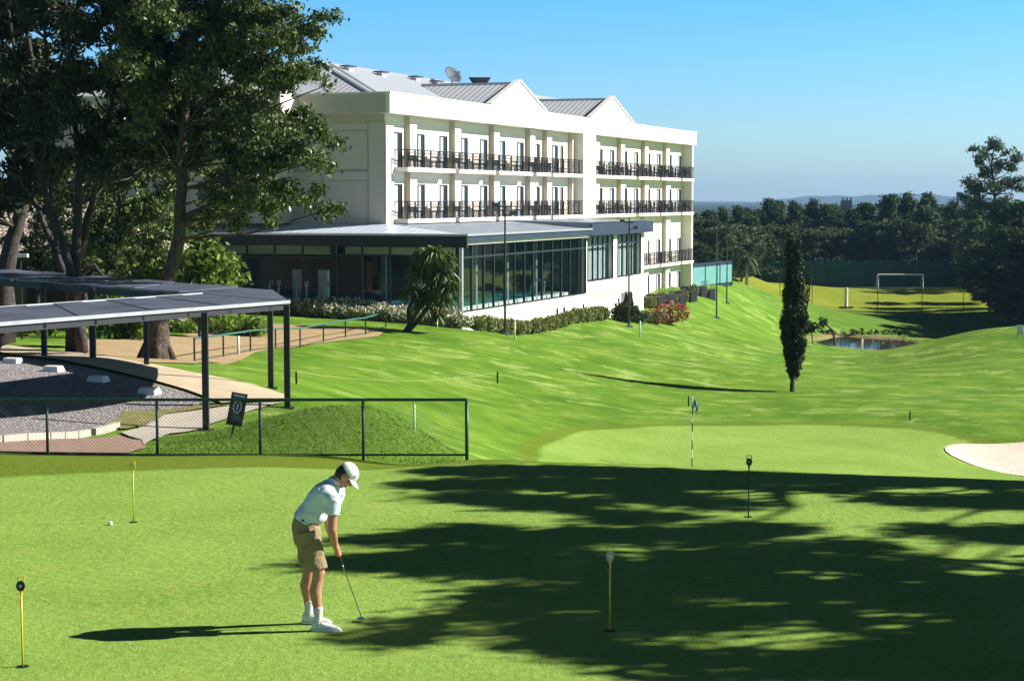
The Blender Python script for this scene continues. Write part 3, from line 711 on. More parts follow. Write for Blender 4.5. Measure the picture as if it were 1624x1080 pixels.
# pool
q = HB(); q.box(-.8, 16.5, -4.7, 1.2, zs-.05, zs+.0, 0); pool = q.build('pool', 'pool', ax)
q = HB()
q.box(-1.2, 16.9, -5.1, -4.7, zs-.06, zs+.12); q.box(-1.2, -.8, -4.7, 1.2, zs-.06, zs+.12); q.box(16.5, 16.9, -4.7, 1.2, zs-.06, zs+.12); q.box(-1.2, 16.9, 1.2, 1.6, zs-.06, zs+.12)
q.build('pool_edge', 'white', pool)
for k in (0, .55):
    q = HB(); q.tube([(12.2+k,-4.9,zs+.1),(12.2+k,-5.0,zs+.9),(12.2+k,-4.7,zs+1.15),(12.2+k,-4.3,zs+.9),(12.2+k,-4.2,zs)], .045, 8); q.build('ladder_rail', 'chrome', pool, smooth=True)
# fascias and roof
q = HB()
q.box(AS-.55, AS-.35, y5-.55, -TL+.4, 1.42, 2.06, 0)           # front
q.box(AS-.35, 17.6, y5-.55, y5-.35, 1.72, 2.06, 1); q.box(17.6, SE2+.5, y5-.55, y5-.35, 1.66, 2.45, 1)
q.box(SE2+.3, SE2+.5, y5-.35, 0, 1.66, 2.45, 1); q.box(AS-.35, AS+.1, y5-.35, -TL+.4, 1.46, 1.5, 0); q.box(AS-.35, AS, -TL, -TL+.4, zs-2, 1.46, 0)
q.build('fascia', ['fascia','bluefascia'], ax)
q = HB(); q.box(AS+.1, 17.9, y5-.34, y5+.32, 1.55, 1.70, 0); q.build('soffit_band', 'plaster', ax)
q = HB(); z2 = 2.62
q.poly([(AS-.6,y5-.6,2.10),(AS-.6,-TL+6,2.10),(0-.0,-TL+6,z2),(0,0,z2)], 0)
q.poly([(17.6,y5-.6,2.10),(AS-.6,y5-.6,2.10),(0,0,z2),(17.6,0,z2)], 1)
q.poly([(SE2+.55,y5-.6,2.50),(17.6,y5-.6,2.50),(17.6,0,2.60),(SE2+.55,0,2.60)], 1)
q.poly([(17.6,y5-.6,2.10),(17.6,0,z2),(17.6,0,2.6),(17.6,y5-.6,2.50)], 1)
q.build('roof', ['annexroof', M('annexe_grey_roof', (.26,.31,.40), (.2,.25,.33), .6, .45, metal=.2)], ax)
q = HB(); q.box(AS-.65, AS-.5, y5-.65, -TL+6, 2.03, 2.14, 0); q.box(AS-.5, 17.5, y5-.65, y5-.52, 2.03, 2.14, 0); q.build('gutter', 'alu', ax)
# glazing: front
def panes(name, face, cuts, z0, z1, zt_, fr=.045, gl='glass', heavy=(), rail='frame'):
    """face 'f' = front (varies y at x=AS) ; 's' = side (varies x at y=y5)"""
    for i in range(len(cuts)-1):
        a, b_ = cuts[i], cuts[i+1]; lo, hi = min(a,b_), max(a,b_); wl = .14 if i in heavy else fr
        def bx(m, u0, u1, w0, w1, za, zb_):
            if face == 'f': m.box(AS+w0, AS+w1, u0, u1, za, zb_)
            else: m.box(u0, u1, y5+w0, y5+w1, za, zb_)
        m = HB(); bx(m, lo, lo+wl, -.06, .06, z0, z1); bx(m, hi-fr, hi, -.06, .06, z0, z1); bx(m, lo+wl, hi-fr, -.06, .06, z0, z0+fr); bx(m, lo+wl, hi-fr, -.06, .06, z1-fr, z1)
        bx(m, lo+wl, hi-fr, -.07, .06, zt_-.05, zt_+.05)
        o = m.build(name, rail, ax); g = HB()
        bx(g, lo+wl, hi-fr, -.006, .006, z0+fr, zt_-.05); bx(g, lo+wl, hi-fr, -.006, .006, zt_+.05, z1-fr)
        g.build('pane', gl, o)
def t_front(px):   # column on the front wall -> local y
    A = loc2w(AS, AT_); dxp = (px-812)/2866
    # A.x - DY*k = dxp*(A.y + DX*k)
    k = (A.x-dxp*A.y)/(DY+DX*dxp); return y5+k
fc_ = [t_front(x) for x in (728,703,660,618,574,531)]; panes('glass_panel', 'f', fc_, zs, zg, .95)
fc_ = [t_front(x) for x in (525,479.4,435,391,346)]; panes('glass_panel', 'f', fc_, zs, zg, .78)
q = HB(); q.box(AS-.12, AS+.1, t_front(531), t_front(525), zs, zg+.05); q.build('column', 'black', ax)
q = HB(); q.box(AS-.08, AS+.12, y5-.08, y5+.1, zs-1.5, 1.6); q.build('corner_mullion', 'alu', ax)
q = HB(); q.box(AS-.02, AS+.06, y5+.1, t_front(703), zs-1.6, zs); q.build('corner_plinth', 'plaster', ax)
Aw = loc2w(AS, AT_)
def s_side(px):
    dxp = (px-812)/2866; k = (dxp*Aw.y-Aw.x)/(DX-dxp*DY); return AS+k
sc_ = [s_side(640+x*.3202) for x in (285,335,395,445,500,548,597,640,685,735,780,822,865,900)]; sc_[0] = AS+.12; sc_[-1] = 17.98
panes('glass_panel', 's', sc_, zs, 1.55, .86, .05, 'glass2')
s2 = np.linspace(18.35, 23.75, 6); panes('window_panel', 's', list(s2), -1.34, 1.58, 1.0, .05, 'glass2')
s3 = np.linspace(24.8, 30.25, 6); panes('window_panel', 's', list(s3), -1.28, 1.58, 1.0, .05, 'glass2')
q = HB(); q.box(18.3, 23.8, y5+.45, y5+.5, -1.3, 1.6); q.box(24.8, 28.29, y5+.46, y5+.5, -1.3, 1.6); q.box(28.51, 30.3, y5+.46, y5+.5, -1.3, 1.6); q.build('window_blind', M('pale_blind', (.72,.80,.84), (.6,.7,.74), 1.5), ax)
# gym machines and loungers behind the glass
def machine(kind, y, x=AS+2.2, lab=''):
    p3 = loc2w(x, -y, zs-.06); r = thing('gym_machine', lab, 'gym machine', p3, HROT+math.pi/2)
    m = MB(); m.box(-.35,.35,-.8,.8,0,.16); m.build('base', 'greym', r)
    m = MB()
    if kind == 0:
        for sx in (-.3,.3): m.tube([(sx,.6,.1),(sx,.45,1.35)], .05, 6)
        m.box(-.33,.33,.3,.5,1.2,1.5)
        m.build('console_frame', 'alu', r); m = MB(); m.box(-.3,.3,-.7,.5,.16,.2); m.build('deck', 'rubber', r)
    else:
        m.box(-.3,.3,.2,.45,.1,2.1); m.build('weight_stack', 'white', r); m = MB(); m.box(-.25,.25,-.5,.0,.4,.5); m.box(-.2,.2,-.1,.0,.5,1.1); m.build('bench_seat', 'black', r)
yy = [t_front(x) for x in (500,478,455,430,400,375,590,650)]
machine(0, yy[0], lab='treadmill behind the glass nearest the dark gym column'); machine(1, yy[1], AS+3, 'tall white weight machine in the middle of the gym')
machine(0, yy[2], lab='treadmill in front of the shorter white weight machine'); machine(1, yy[3], AS+3.5, 'shorter white weight machine seen through the gym window'); machine(0, yy[4], AS+3, 'dark cardio machine behind the second gym window from the left')
machine(0, yy[7], AS+1.6, 'lone exercise bike shape behind the glass beside the leaning yucca')
# grey railing box and planter hedge at the far end of the hotel
TB = [(1040,137),(1056,141),(1074,146),(1092,151),(1108,156),(1122,161)]
tbn = ['nearest the glass annexe','second from the glass annexe','third from the glass annexe','third from the teal screen','second from the teal screen','nearest the teal screen']
for i, (px, Y) in enumerate(TB):
    p3 = onG(px, Y)
    r = thing('terrace_planter', 'dark terrace box with low railing, '+tbn[i], 'planter', p3, HROT, 'dark planter boxes along the hotel terrace')
    m = MB(); m.box(-1.0,1.0,-.45,1.4,-.4,.75); m.build('box', 'black', r)
    m = MB(); m.box(-1.0,1.0,-.46,-.43,1.2,1.24)
    for k in range(9): m.box(-1.0+k*.25,-.98+k*.25,-.46,-.44,.75,1.2)
    m.build('rail', 'greym', r)
# ================================================================ CANOPY over the walkway
def canopy():
    zr = 1.50
    def pt(px, py, z=zr):
        c, s = math.cos(PITCH), math.sin(PITCH); dy, dz = FPX*c+(540-py)*s, -FPX*s+(540-py)*c
        return PX(px, py, (z-CAMZ)/dz*dy)
    no0, no1 = pt(0,513), pt(458,478); ni1 = pt(322,466); fo1 = pt(432,460)
    ni0 = pt(0,488); fi0 = pt(0,441); fo0 = pt(0,426)
    def ext(a, b, k): return a+(a-b)*k
    root = thing('walkway_canopy', 'V-shaped dark metal canopy on slim black posts over the walkway', 'canopy', (no1.x, no1.y, h(no1.x, no1.y)))
    O = root.location
    def wall_quad(mb, A, B, C, D, th, mi): # A,B outer ; C,D inner (same order)
        vs = [v-O for v in (A,B,D,C)]; i = len(mb.v)
        mb.v += [tuple(v) for v in vs]+[(v.x,v.y,v.z-th) for v in vs]
        mb.f += [(i,i+1,i+2,i+3),(i+7,i+6,i+5,i+4)]+[(i+k,i+4+k,i+4+(k+1)%4,i+(k+1)%4) for k in range(4)]; mb.m += [mi]*6
    a0, a1 = ext(no0, no1, .9), no1; b0, b1 = ext(ni0, ni1, .9), ni1
    n = 15
    # sheets overlap like steps: each sheet its own slightly offset slab, one mesh per arm
    for (A0, A1, B0, B1) in ((a0, a1, b0, b1), (ext(fo0, fo1, .5), fo1, ext(fi0, ni1, .5), ni1)):
        mb = MB()
        for k in range(n):
            u0, u1 = k/n, (k+1)/n; dz = Vector((0,0,.02*(k%2)))
            wall_quad(mb, A0.lerp(A1,u0)+dz, A0.lerp(A1,u1)+dz, B0.lerp(B1,u0)+dz, B0.lerp(B1,u1)+dz, .05, 0)
        mb.build('roof_sheet', 'pergroof', root)
    mb = MB(); tip = [v-O for v in (no1, fo1, ni1)]
    tp = pt(452,474)-O
    mb.prism([tuple(tip[0])[:2], tuple(tp)[:2], tuple(tip[1])[:2], tuple(tip[2])[:2]], zr-O.z-.05, zr-O.z+.012); mb.build('roof_tip', 'pergroof', root)
    def edge(name, A, B, z0, z1, th, mat):
        A = A-O; B = B-O; d = (B-A).normalized(); s = Vector((d.y,-d.x,0))*th; m = MB()
        m.prism([tuple(A)[:2], tuple(B)[:2], tuple(B+s)[:2], tuple(A+s)[:2]], zr-O.z+z0, zr-O.z+z1); m.build(name, mat, root)
    edge('edge_flashing', a0, a1, -.05, .03, .05, 'pergedge'); edge('edge_beam', a0, a1, -.2, -.052, -.08, 'fascia')
    edge('edge_flashing', b0, b1, -.02, .03, -.04, 'pergedge')
    edge('edge_beam', ext(fi0, ni1, .5), ni1, -.24, -.06, .06, 'fascia'); edge('edge_beam', ext(fo0, fo1, .5), fo1, -.22, -.06, .06, 'fascia'); edge('edge_beam', no1, fo1, -.2, -.06, -.06, 'fascia')
    # cross purlins
    for k in range(12):
        u = k/12+.04; A = a0.lerp(a1,u)-O; B = b0.lerp(b1,u)-O; d = (B-A).normalized(); s = Vector((d.y,-d.x,0))*.06; m = MB()
        m.prism([tuple(A)[:2], tuple(B)[:2], tuple(B+s)[:2], tuple(A+s)[:2]], zr-O.z-.16, zr-O.z-.055); m.build('purlin', 'fascia', root)
    for (px, Y, w) in ((325,40.8,.07),(455,43.6,.07),(429,48,.07),(232,50.3,.065),(147,52,.08),(70,54.5,.075)):
        g = onG(px, Y); m = MB(); x, y, z = g.x-O.x, g.y-O.y, g.z-O.z
        m.box(x-w, x+w, y-w, y+w, z-.1, zr-O.z-.06); m.box(x-.16, x+.16, y-.16, y+.16, z-.1, z+.02); m.build('post', 'fascia', root)
    for u in (.62, .3, .05):
        A = a0.lerp(b0, .5).lerp(a1.lerp(b1,.5), u)
        if u > .5: continue
        x, y = A.x-O.x, A.y-O.y; m = MB(); m.box(x-.07,x+.07,y-.07,y+.07, h(A.x,A.y)-O.z-.1, zr-O.z-.06); m.build('post', 'fascia', root)
canopy()
# wheel stops
ws = ['nearest the canopy post','second from the canopy post','third from the canopy post','farthest, beside the dark car']
for i, (px, py) in enumerate(((237,625),(156,606),(85,590),(20,577))):
    g = G(px, py, 20, 80); m = MB()
    pr = [(-.30,-.16),(.30,-.16),(.30,.16),(-.30,.16)]
    m.v = [(x,y,-.05) for x,y in pr]+[(x*.78,y*.62,.17) for x,y in pr]; m.f = [(3,2,1,0),(4,5,6,7),(0,1,5,4),(1,2,6,5),(2,3,7,6),(3,0,4,7)]; m.m = [0]*6
    o = m.build('wheel_stop', 'white', None, g); o.rotation_euler.z = R(-20); bv = o.modifiers.new('b', 'BEVEL'); bv.width = .02
    o.scale = (.95,1.3,1); tag(o, 'white concrete wheel stop on the gravel, '+ws[i], 'wheel stop', 'wheel stops along the gravel parking')
# ================================================================ CHAIN-LINK FENCE by the green
def fence():
    Y = 29.7; xs = [AT(p, Y) for p in (-280,-104,72,247,411,575,740)]
    z0 = -.24; z1 = z0+.93
    root = thing('chain_link_fence', 'low dark green chain-link fence between the putting green and the paving', 'fence', (xs[3], Y, z0)); O = root.location
    for x in xs:
        zz = h(x, Y); m = MB(); m.tube([(x-O.x,0,zz-.25-O.z),(x-O.x,0,z1-O.z)], .024 if x < xs[-1] else .03, 10); m.build('post', 'rail', root, smooth=True)
    m = MB(); m.tube([(xs[0]-O.x,0,.93),(xs[-1]-O.x,0,.93)], .026, 10); m.build('top_rail', 'rail', root)
    m = MB(); m.tube([(xs[0]-O.x,0,.01),(xs[-1]-O.x,0,.01)], .018, 8); m.build('bottom_rail', 'rail', root)
    m = MB(); st = .062; Hh = .92; r = .0021
    a, b = xs[0]-O.x, xs[-1]-O.x
    for sg in (-1, 1):
        x = a-Hh
        while x < b+Hh:
            p, q = [x, 0.0], [x+Hh, Hh]
            if sg < 0: p, q = [x+Hh, 0.0], [x, Hh]
            lo = max(a, min(p[0], q[0])); hi = min(b, max(p[0], q[0]))
            if hi-lo > .03:
                def zat(xx): return (xx-p[0])/(q[0]-p[0])*Hh
                m.tube([(lo, sg*.003, zat(lo)+.01), (hi, sg*.003, zat(hi)+.01)], r, 3, 0, False)
            x += st
    m.build('wire_mesh', 'wire', root)
fence()
def low_fence():
    ps = [(308,576),(354,567),(397,561),(437,555),(476,549),(513,543),(548,540),(580,538),(612,526)]
    g = [onG(px, Y) for px, Y in ((308,60),(354,64),(397,68),(437,71.5),(476,75.5),(513,79),(548,82.5),(580,85),(612,89))]
    root = thing('path_fence', 'low thin fence with a teal top rail curving along the sandy path', 'fence', g[0]); O = root.location
    top = [p-O+Vector((0,0,.8)) for p in g]
    for p in g: m = MB(); m.tube([p-O-Vector((0,0,.1)), p-O+Vector((0,0,.8))], .035, 6); m.build('post', 'black', root)
    m = MB(); m.tube(top, .035, 6); m.build('top_rail', M('teal_rail', (.03,.14,.12)), root)
    m = MB(); m.tube([t-Vector((0,0,.72)) for t in top], .015, 5); m.build('bottom_wire', 'rail', root)
low_fence()
# ================================================================ FAR FIELD
def windscreen():
    Y = 291; x0, x1 = AT(1188, Y), AT(1560, Y); zg = -10.2
    root = thing('windscreen_fence', 'tall dark green windscreen fence behind the football pitch', 'fence', ((x0+x1)/2, Y, zg)); O = root.location
    m = MB(); n = 60
    for i in range(n):
        u0, u1 = i/n, (i+1)/n; X0, X1 = x0+(x1-x0)*u0-O.x, x0+(x1-x0)*u1-O.x; d = lambda i: .10*math.sin(i*1.7)
        m.v += [(X0,d(i),0),(X1,d(i+1),0),(X1,d(i+1),4.3),(X0,d(i),4.3),(X0,d(i)+.02,0),(X1,d(i+1)+.02,0),(X1,d(i+1)+.02,4.3),(X0,d(i)+.02,4.3)]
        b = len(m.v)-8; m.f += [(b,b+1,b+2,b+3),(b+7,b+6,b+5,b+4)]; m.m += [0,0]
    m.build('screen_cloth', 'screen', root)
    for i in range(13):
        x = x0+(x1-x0)*i/12-O.x; m = MB(); m.tube([(x,-.2,-.1),(x,-.2,4.5)], .07, 6); m.build('post', 'black', root)
    # kerb of paler ground at its foot
    m = MB(); m.box(x0-O.x, x1-O.x, -.9, -.6, -.1, .12); m.build('foot_board', 'concrete', root)
windscreen()
g0 = Vector((AT(1391,282), 282, -10.2)); g1 = Vector((AT(1462,282), 282, -10.2))
goal = thing('football_goal', 'white football goal frame in front of the green windscreen', 'goal', (g0+g1)/2); O = goal.location
for p in (g0, g1): m = MB(); m.tube([(p.x-O.x,0,-.1),(p.x-O.x,0,2.44)], .11, 8); m.build('goal_post', 'white', goal)
m = MB(); m.tube([(g0.x-O.x-.06,0,2.44),(g1.x-O.x+.06,0,2.44)], .11, 8); m.build('crossbar', 'white', goal)
m = MB()
for p in (g0, g1): m.tube([(p.x-O.x,0,2.4),(p.x-O.x,.9,2.3),(p.x-O.x,1.8,0)], .04, 6)
m.tube([(g0.x-O.x,1.8,.03),(g1.x-O.x,1.8,.03)], .04, 6); m.build('net_stay', 'alu', goal)
p = Vector((AT(1341,236), 236, -10.2)); r = thing('padded_post', 'single thick white post with a dark foot on the near edge of the pitch', 'post', p)
m = MB(); m.lathe([(.24,.1),(.24,2.55),(.2,2.62),(.02,2.64)], 12); m.build('shaft', 'white', r); m = MB(); m.box(-.9,.9,-.4,.4,-.05,.14); m.build('foot', 'black', r)
# thin net posts near the pitch
for px, Y, lab in ((1236,232,'left of the cypress top'),(1287,232,'just right of the cypress'),(1391,231,'under the left goal post'),(1461,231,'under the right goal post'),(1527,233,'at the right end of the pitch'),(1185,215,'above the grassy shoulder')):
    g = onG(px, Y); m = MB(); m.tube([(0,0,-.2),(0,0,4.3 if px > 1200 else 3.6)], .045, 6); o = m.build('net_post', 'black', None, g)
    tag(o, 'thin dark net post %s' % lab, 'post', 'thin net posts round the pitch')
# tall poles
for (px, yb, Y, yt, lab) in ((801,527,92,318,'tall thin black pole before the middle of the glass annexe'),(997,520,115,345,'tall thin pole before the grey service door of the annexe'),(1136,507,140,360,'tall dark green pole in front of the teal screen'),(1152,478,165,372,'second green pole farther up the bank beside the teal screen')):
    g = onG(px, Y); top = PX(px, yt, Y).z-g.z; r = thing('net_pole', lab, 'pole', g)
    m = MB(); m.tube([(0,0,-.2),(0,0,top*.5),(0,0,top)], [.065,.055,.04], 8); m.build('shaft', 'fascia' if px < 1100 else 'rail', r)
    m = MB(); m.box(-.3,.3,-.04,.04,top-.35,top-.27)
    if px < 1000: m.box(-.6,-.3,-.08,.08,top-.30,top-.12); m.box(.25,.55,-.08,.08,top-.75,top-.55); m.box(-.04,.3,-.03,.03,top-.78,top-.72)
    m.build('bracket', 'greym', r); m = MB(); m.lathe([(.28,-.1),(.28,.06),(.12,.12)], 10); m.build('foot', 'greym', r)
# teal screen beside the hotel end
ta, tb = PX(1094,445,166), PX(1161,440,176)
r = thing('teal_screen', 'pale teal screen wall beside the far end of the hotel', 'screen', (ta.x, ta.y, h(ta.x,ta.y))); O = r.location
m = MB()
for i in range(9):
    zz = (-.1)+i*.19
    a, b = ta-O, tb-O
    m.prism([(a.x,a.y),(b.x,b.y),(b.x,b.y+.08),(a.x,a.y+.08)], zz, zz+.178)
m.build('slats', 'teal', r)
m = MB(); a, b = ta-O, tb-O; m.prism([(a.x,a.y+.2),(b.x,b.y+.2),(b.x,b.y+.4),(a.x-.5,a.y+.4)], -.5, 1.95); m.build('dark_backing', 'bluefascia', r)
for u in (0,.35,.7,1): q = a.lerp(b,u); m = MB(); m.tube([(q.x,q.y-.05,-.5),(q.x,q.y-.05,1.8)], .05, 6); m.build('post', 'rail', r)
# small stuff on the course
def stake(px, py, hh, mat, lab, y1=200, r=.03):
    g = G(px, py, 28.5 if py < 735 else 10, y1); m = MB(); m.tube([(0,0,-.08),(0,0,hh*.93),(0,0,hh)], [r,r,r*.7], 8)
    o = m.build('course_stake', mat, None, g, True); tag(o, lab, 'stake'); return g
stake(657,683,.5,'white','white stake in the rough behind the chain-link fence', r=.022)
stake(816,538,.9,'white','white stake just right of the first tall pole', r=.05)
stake(1015,535,1.0,'white','white stake on the slope below the red flowering shrub', r=.05)
stake(1092,644,.42,'black','short dark stake left of the golf flag', r=.03)
stake(1443,667,.38,'black','short dark stake behind the far edge of the lower green', r=.03)
ra = stake(470,609,.36,'black','dark rope stake beside the canopy corner post', r=.03)
rb = stake(789,608,.5,'black','dark rope stake in the middle of the lawn', r=.035)
stake(378,563,.7,'white','small pale stake beside the low path fence', r=.05)
stake(1367,557,1.1,'white','white stake at the near edge of the pond', r=.09)
def rope(a, b, sag, label):
    m = MB(); P = [a.lerp(b, i/24)+Vector((0,0,-sag*4*(i/24)*(1-i/24))) for i in range(25)]
    for p in P: p.z = max(p.z, h(p.x, p.y)+.04)
    O = a.copy(); m.tube([p-O for p in P], .006, 5); o = m.build('guide_rope', M('pale_rope', (.36,.42,.18)), None, O); tag(o, label, 'rope')
rope(ra+Vector((0,0,.34)), rb+Vector((0,0,.46)), .3, 'pale rope strung across the lawn between the two dark rope stakes')
rc = onG(940, 79); rope(rb+Vector((0,0,.46)), rc+Vector((0,0,.1)), .25, 'pale rope running down from the mid-lawn stake to the right')
g = onG(1617, 118); m = MB(); m.box(-.2,.2,-.02,.02,.2,.85); m.box(-.18,-.12,-.02,.02,-.1,.25); m.box(.12,.18,-.02,.02,-.1,.25); tag(m.build('white_board', 'white', None, g), 'small blank white board behind the right-hand grass mound', 'sign')
# golf flag on the lower green
g = onG(1099, 57.0); g.z = h(g.x, g.y); top = PX(1101, 628, 57).z-g.z
r = thing('golf_flag', 'limp blue and white golf flag on a striped pole on the lower green', 'golf flag', g)
m = MB(); n = 8
for i in range(n): m.tube([(0,0,top*i/n),(0,0,top*(i+1)/n)], .017, 8, 0 if i%2 else 1)
m.build('pole', ['white','black'], r)
m = MB(); nx, nz = 8, 10
for j in range(nz+1):
    for i in range(nx+1):
        u, v = i/nx, j/nz; m.v.append((.03+.13*u+.02*math.sin(v*5), .04*math.sin(u*9+v*2), top-.03-.42*v*(.75+.25*u)-.25*u))
for j in range(nz):
    for i in range(nx): a = j*(nx+1)+i; m.f.append((a,a+1,a+nx+2,a+nx+1)); m.m.append(0 if j < 6 else 1)
o = m.build('flag_cloth', [M('flag_blue', (.04,.22,.55)), 'white'], r, smooth=True); sd = o.modifiers.new('s','SOLIDIFY'); sd.thickness = .003
# practice hole markers
def marker(px, py, hh, lab, polemat='yellow', lit=True):
    g = G(px, py, 10, 27.5); g.z = h(g.x,g.y); r = thing('hole_marker', lab, 'hole marker', g, 0, 'practice hole markers on the putting green')
    m = MB(); m.lathe([(.054,.003),(.054,.006)], 20); m.build('cup', 'hole', r)
    m = MB(); m.tube([(0,0,0),(0,0,hh)], .0085, 8); m.build('pole', polemat, r, smooth=True)
    m = MB(); m.lathe([(.014,hh-.03),(.014,hh+.0)], 8)
    for sx in (-.028,.028): m.tube([(sx,0,hh+.0),(sx,0,hh+.125)], .0045, 6)
    m.tube([(-.028,0,hh+.122),(.028,0,hh+.122)], .0045, 6); m.build('lifting_frame', polemat, r)
    m = MB(); m.lathe([(.026,-.007),(.038,-.005),(.038,.005),(.026,.007)], 20); o = m.build('number_disc', 'black' if lit is False else M('disc', (.5,.5,.5) if lit == 2 else (.85,.65,.1)), r, (0,-.012,hh+.045)); o.rotation_euler = (R(90),0,0); o.scale = (1,1.2,1)
    m = MB(); m.lathe([(.016,.0075),(.016,.0095)], 14); o2 = m.build('disc_face', M('disc_face', (.35,.35,.35) if lit is False else (.8,.8,.7)), r, (0,-.012,hh+.045)); o2.rotation_euler = (R(90),0,0)
    return r
marker(36,1057,.66,'yellow hole marker with a dark disc at the bottom left corner', lit=False)
marker(212,828,.66,'bright yellow hole marker left of the golfer', lit=True)
marker(967,1000,.66,'hole marker with a pale disc standing in the tree shade', lit=2)
marker(1187,820,.66,'dark hole marker whose disc shows against the lower green', 'black', False)  # black pole and disc: the tree shade is put into their colour
g = G(175,833,10,27); bpy_ball = MB(); bpy_ball.lathe([(.004,-.0213),(.012,-.0176),(.0185,-.0105),(.0213,0),(.0185,.0105),(.012,.0176),(.004,.0213)], 16)
o = bpy_ball.build('golf_ball', 'white', None, (g.x, g.y, h(g.x,g.y)+.022), True); o.scale = (1.4,1.4,1.4); tag(o, 'white golf ball lying on the green left of the bright marker', 'golf ball')
# leaning sign
g = onG(366, 33.6); r = thing('lawn_sign', 'black leaning sign with a pale oval emblem on a short stake behind the fence', 'sign', g)
r.rotation_euler = (R(-4), R(11), R(8))
m = MB(); m.tube([(-.02,0,-.2),(0,0,.28)], .016, 8); m.build('stake', 'black', r)
m = MB(); m.box(-.15,.15,-.02,.02,.20,.82); pn = m.build('panel', M('sign_black', (.02,.02,.03), rough=.4), r)
em = M('emblem_grey', (.42,.40,.50))
m = MB(); k = 28
for i in range(k):
    w0, w1 = 2*math.pi*i/k, 2*math.pi*(i+1)/k
    m.poly([(.085*math.cos(w0),-.024,.56+.13*math.sin(w0)),(.085*math.cos(w1),-.024,.56+.13*math.sin(w1)),(.055*math.cos(w1),-.024,.56+.098*math.sin(w1)),(.055*math.cos(w0),-.024,.56+.098*math.sin(w0))])
m.poly([(-.018,-.024,.51),(.012,-.024,.50),(.028,-.024,.60),(.0,-.024,.63),(-.022,-.024,.58)])
m.box(-.11,.11,-.024,-.0205,.745,.79); m.build('emblem', em, pn)
em2 = M('emblem_blue', (.10,.12,.2)); m = MB()
for z, w in ((.355,.09),(.325,.07),(.29,.08)): m.box(-w,w,-.024,-.0205,z,z+.014)
m.build('lettering_lines', em2, pn)
# ================================================================ LEFT BACKGROUND
def house():
    cx, Y = -25.0, 90; z = h(cx, Y)-.3
    r = thing('tiled_house', 'low terracotta house with a sandy tiled roof behind the multi-stemmed tree', 'house', (cx, Y, z))
    m = MB(); m.box(-7.5,7.0,0,8,0,3.0); m.build('wall', M('brown_wall', (.11,.065,.045)), r)
    for x in (-6.5,-4.4,-1.9,.9,3.4,6.0): m = MB(); m.box(x-.25,x+.25,-1.8,-1.3,0,3.0); m.build('veranda_column', M('column_clay', (.24,.12,.07)), r)
    m = MB(); m.box(-7.8,7.3,-2.0,8.3,3.0,3.18); m.build('eaves', 'doordark', r)
    m = MB(); e = .7
    m.v = [(-8.6,-2.6,3.16),(8.1,-2.6,3.16),(8.1,9,3.16),(-8.6,9,3.16),(-4,3.2,5.9),(3.6,3.2,5.9)]
    m.f = [(0,1,5,4),(1,2,5),(2,3,4,5),(3,0,4),(3,2,1,0)]; m.m = [0]*5; m.build('roof', 'tile', r)
    for x in (-5.4,-.4,4.8): m = MB(); m.box(x-.9,x+.9,-.03,0,0,2.3); o = m.build('opening', 'doordark', r); m = MB(); m.box(x-.95,x+.95,-.06,-.03,2.3,2.4); m.build('lintel', 'white', o)
    m = MB(); m.box(-7.5,7.0,-1.9,0,0,.25); m.build('veranda_floor', 'concrete', r)
house()
def small_house():
    g = onG(215, 84); r = thing('garden_hut', 'small cream hut wall glimpsed between the canopy and the hedge', 'hut', g)
    m = MB(); m.box(-1.9,2.0,0,3,0,2.2); m.build('wall', 'plaster_shade', r); m = MB(); m.box(-2.2,2.3,-.5,3.3,2.2,2.35); m.build('roof', 'fascia', r)
    m = MB(); m.box(-.6,.3,-.03,0,.1,1.9); m.build('door', 'doordark', r); m = MB(); m.box(1.3,1.7,-.4,-.05,0,2.2); m.build('column', 'terracotta', r)
small_house()
g = onG(162, 70); r = thing('wheelie_bin', 'green wheeled bin beside the hedge under the canopy', 'bin', g)
m = MB(); m.v = [(-.22,-.25,.08),(.22,-.25,.08),(.22,.25,.08),(-.22,.25,.08),(-.3,-.33,.95),(.3,-.33,.95),(.3,.33,.95),(-.3,.33,.95)]; m.f = [(3,2,1,0),(4,5,6,7),(0,1,5,4),(1,2,6,5),(2,3,7,6),(3,0,4,7)]; m.m = [0]*6; m.build('body', 'binteal', r)
m = MB(); m.prism([(-.33,-.37),(.33,-.37),(.33,.36),(-.33,.36)], .955, 1.03); m.build('lid', 'binteal', r)
for sx in (-.25,.25): m = MB(); m.tube([(sx-.03,.28,.1),(sx+.03,.28,.1)], .1, 12); m.build('wheel', 'rubber', r)
r.scale = (1.25,1.25,1.3)
def lamp(px, Y, lab):
    g = onG(px, Y); r = thing('garden_lamp', lab, 'lamp post', g); m = MB(); m.tube([(0,0,-.1),(0,0,3.0)], .05, 8); m.build('post', 'black', r)
    m = MB(); m.box(-.28,.28,-.12,.12,3.0,3.12); m.build('lamp_head', 'white', r)
lamp(35, 66, 'short garden lamp with a flat white head behind the canopy')
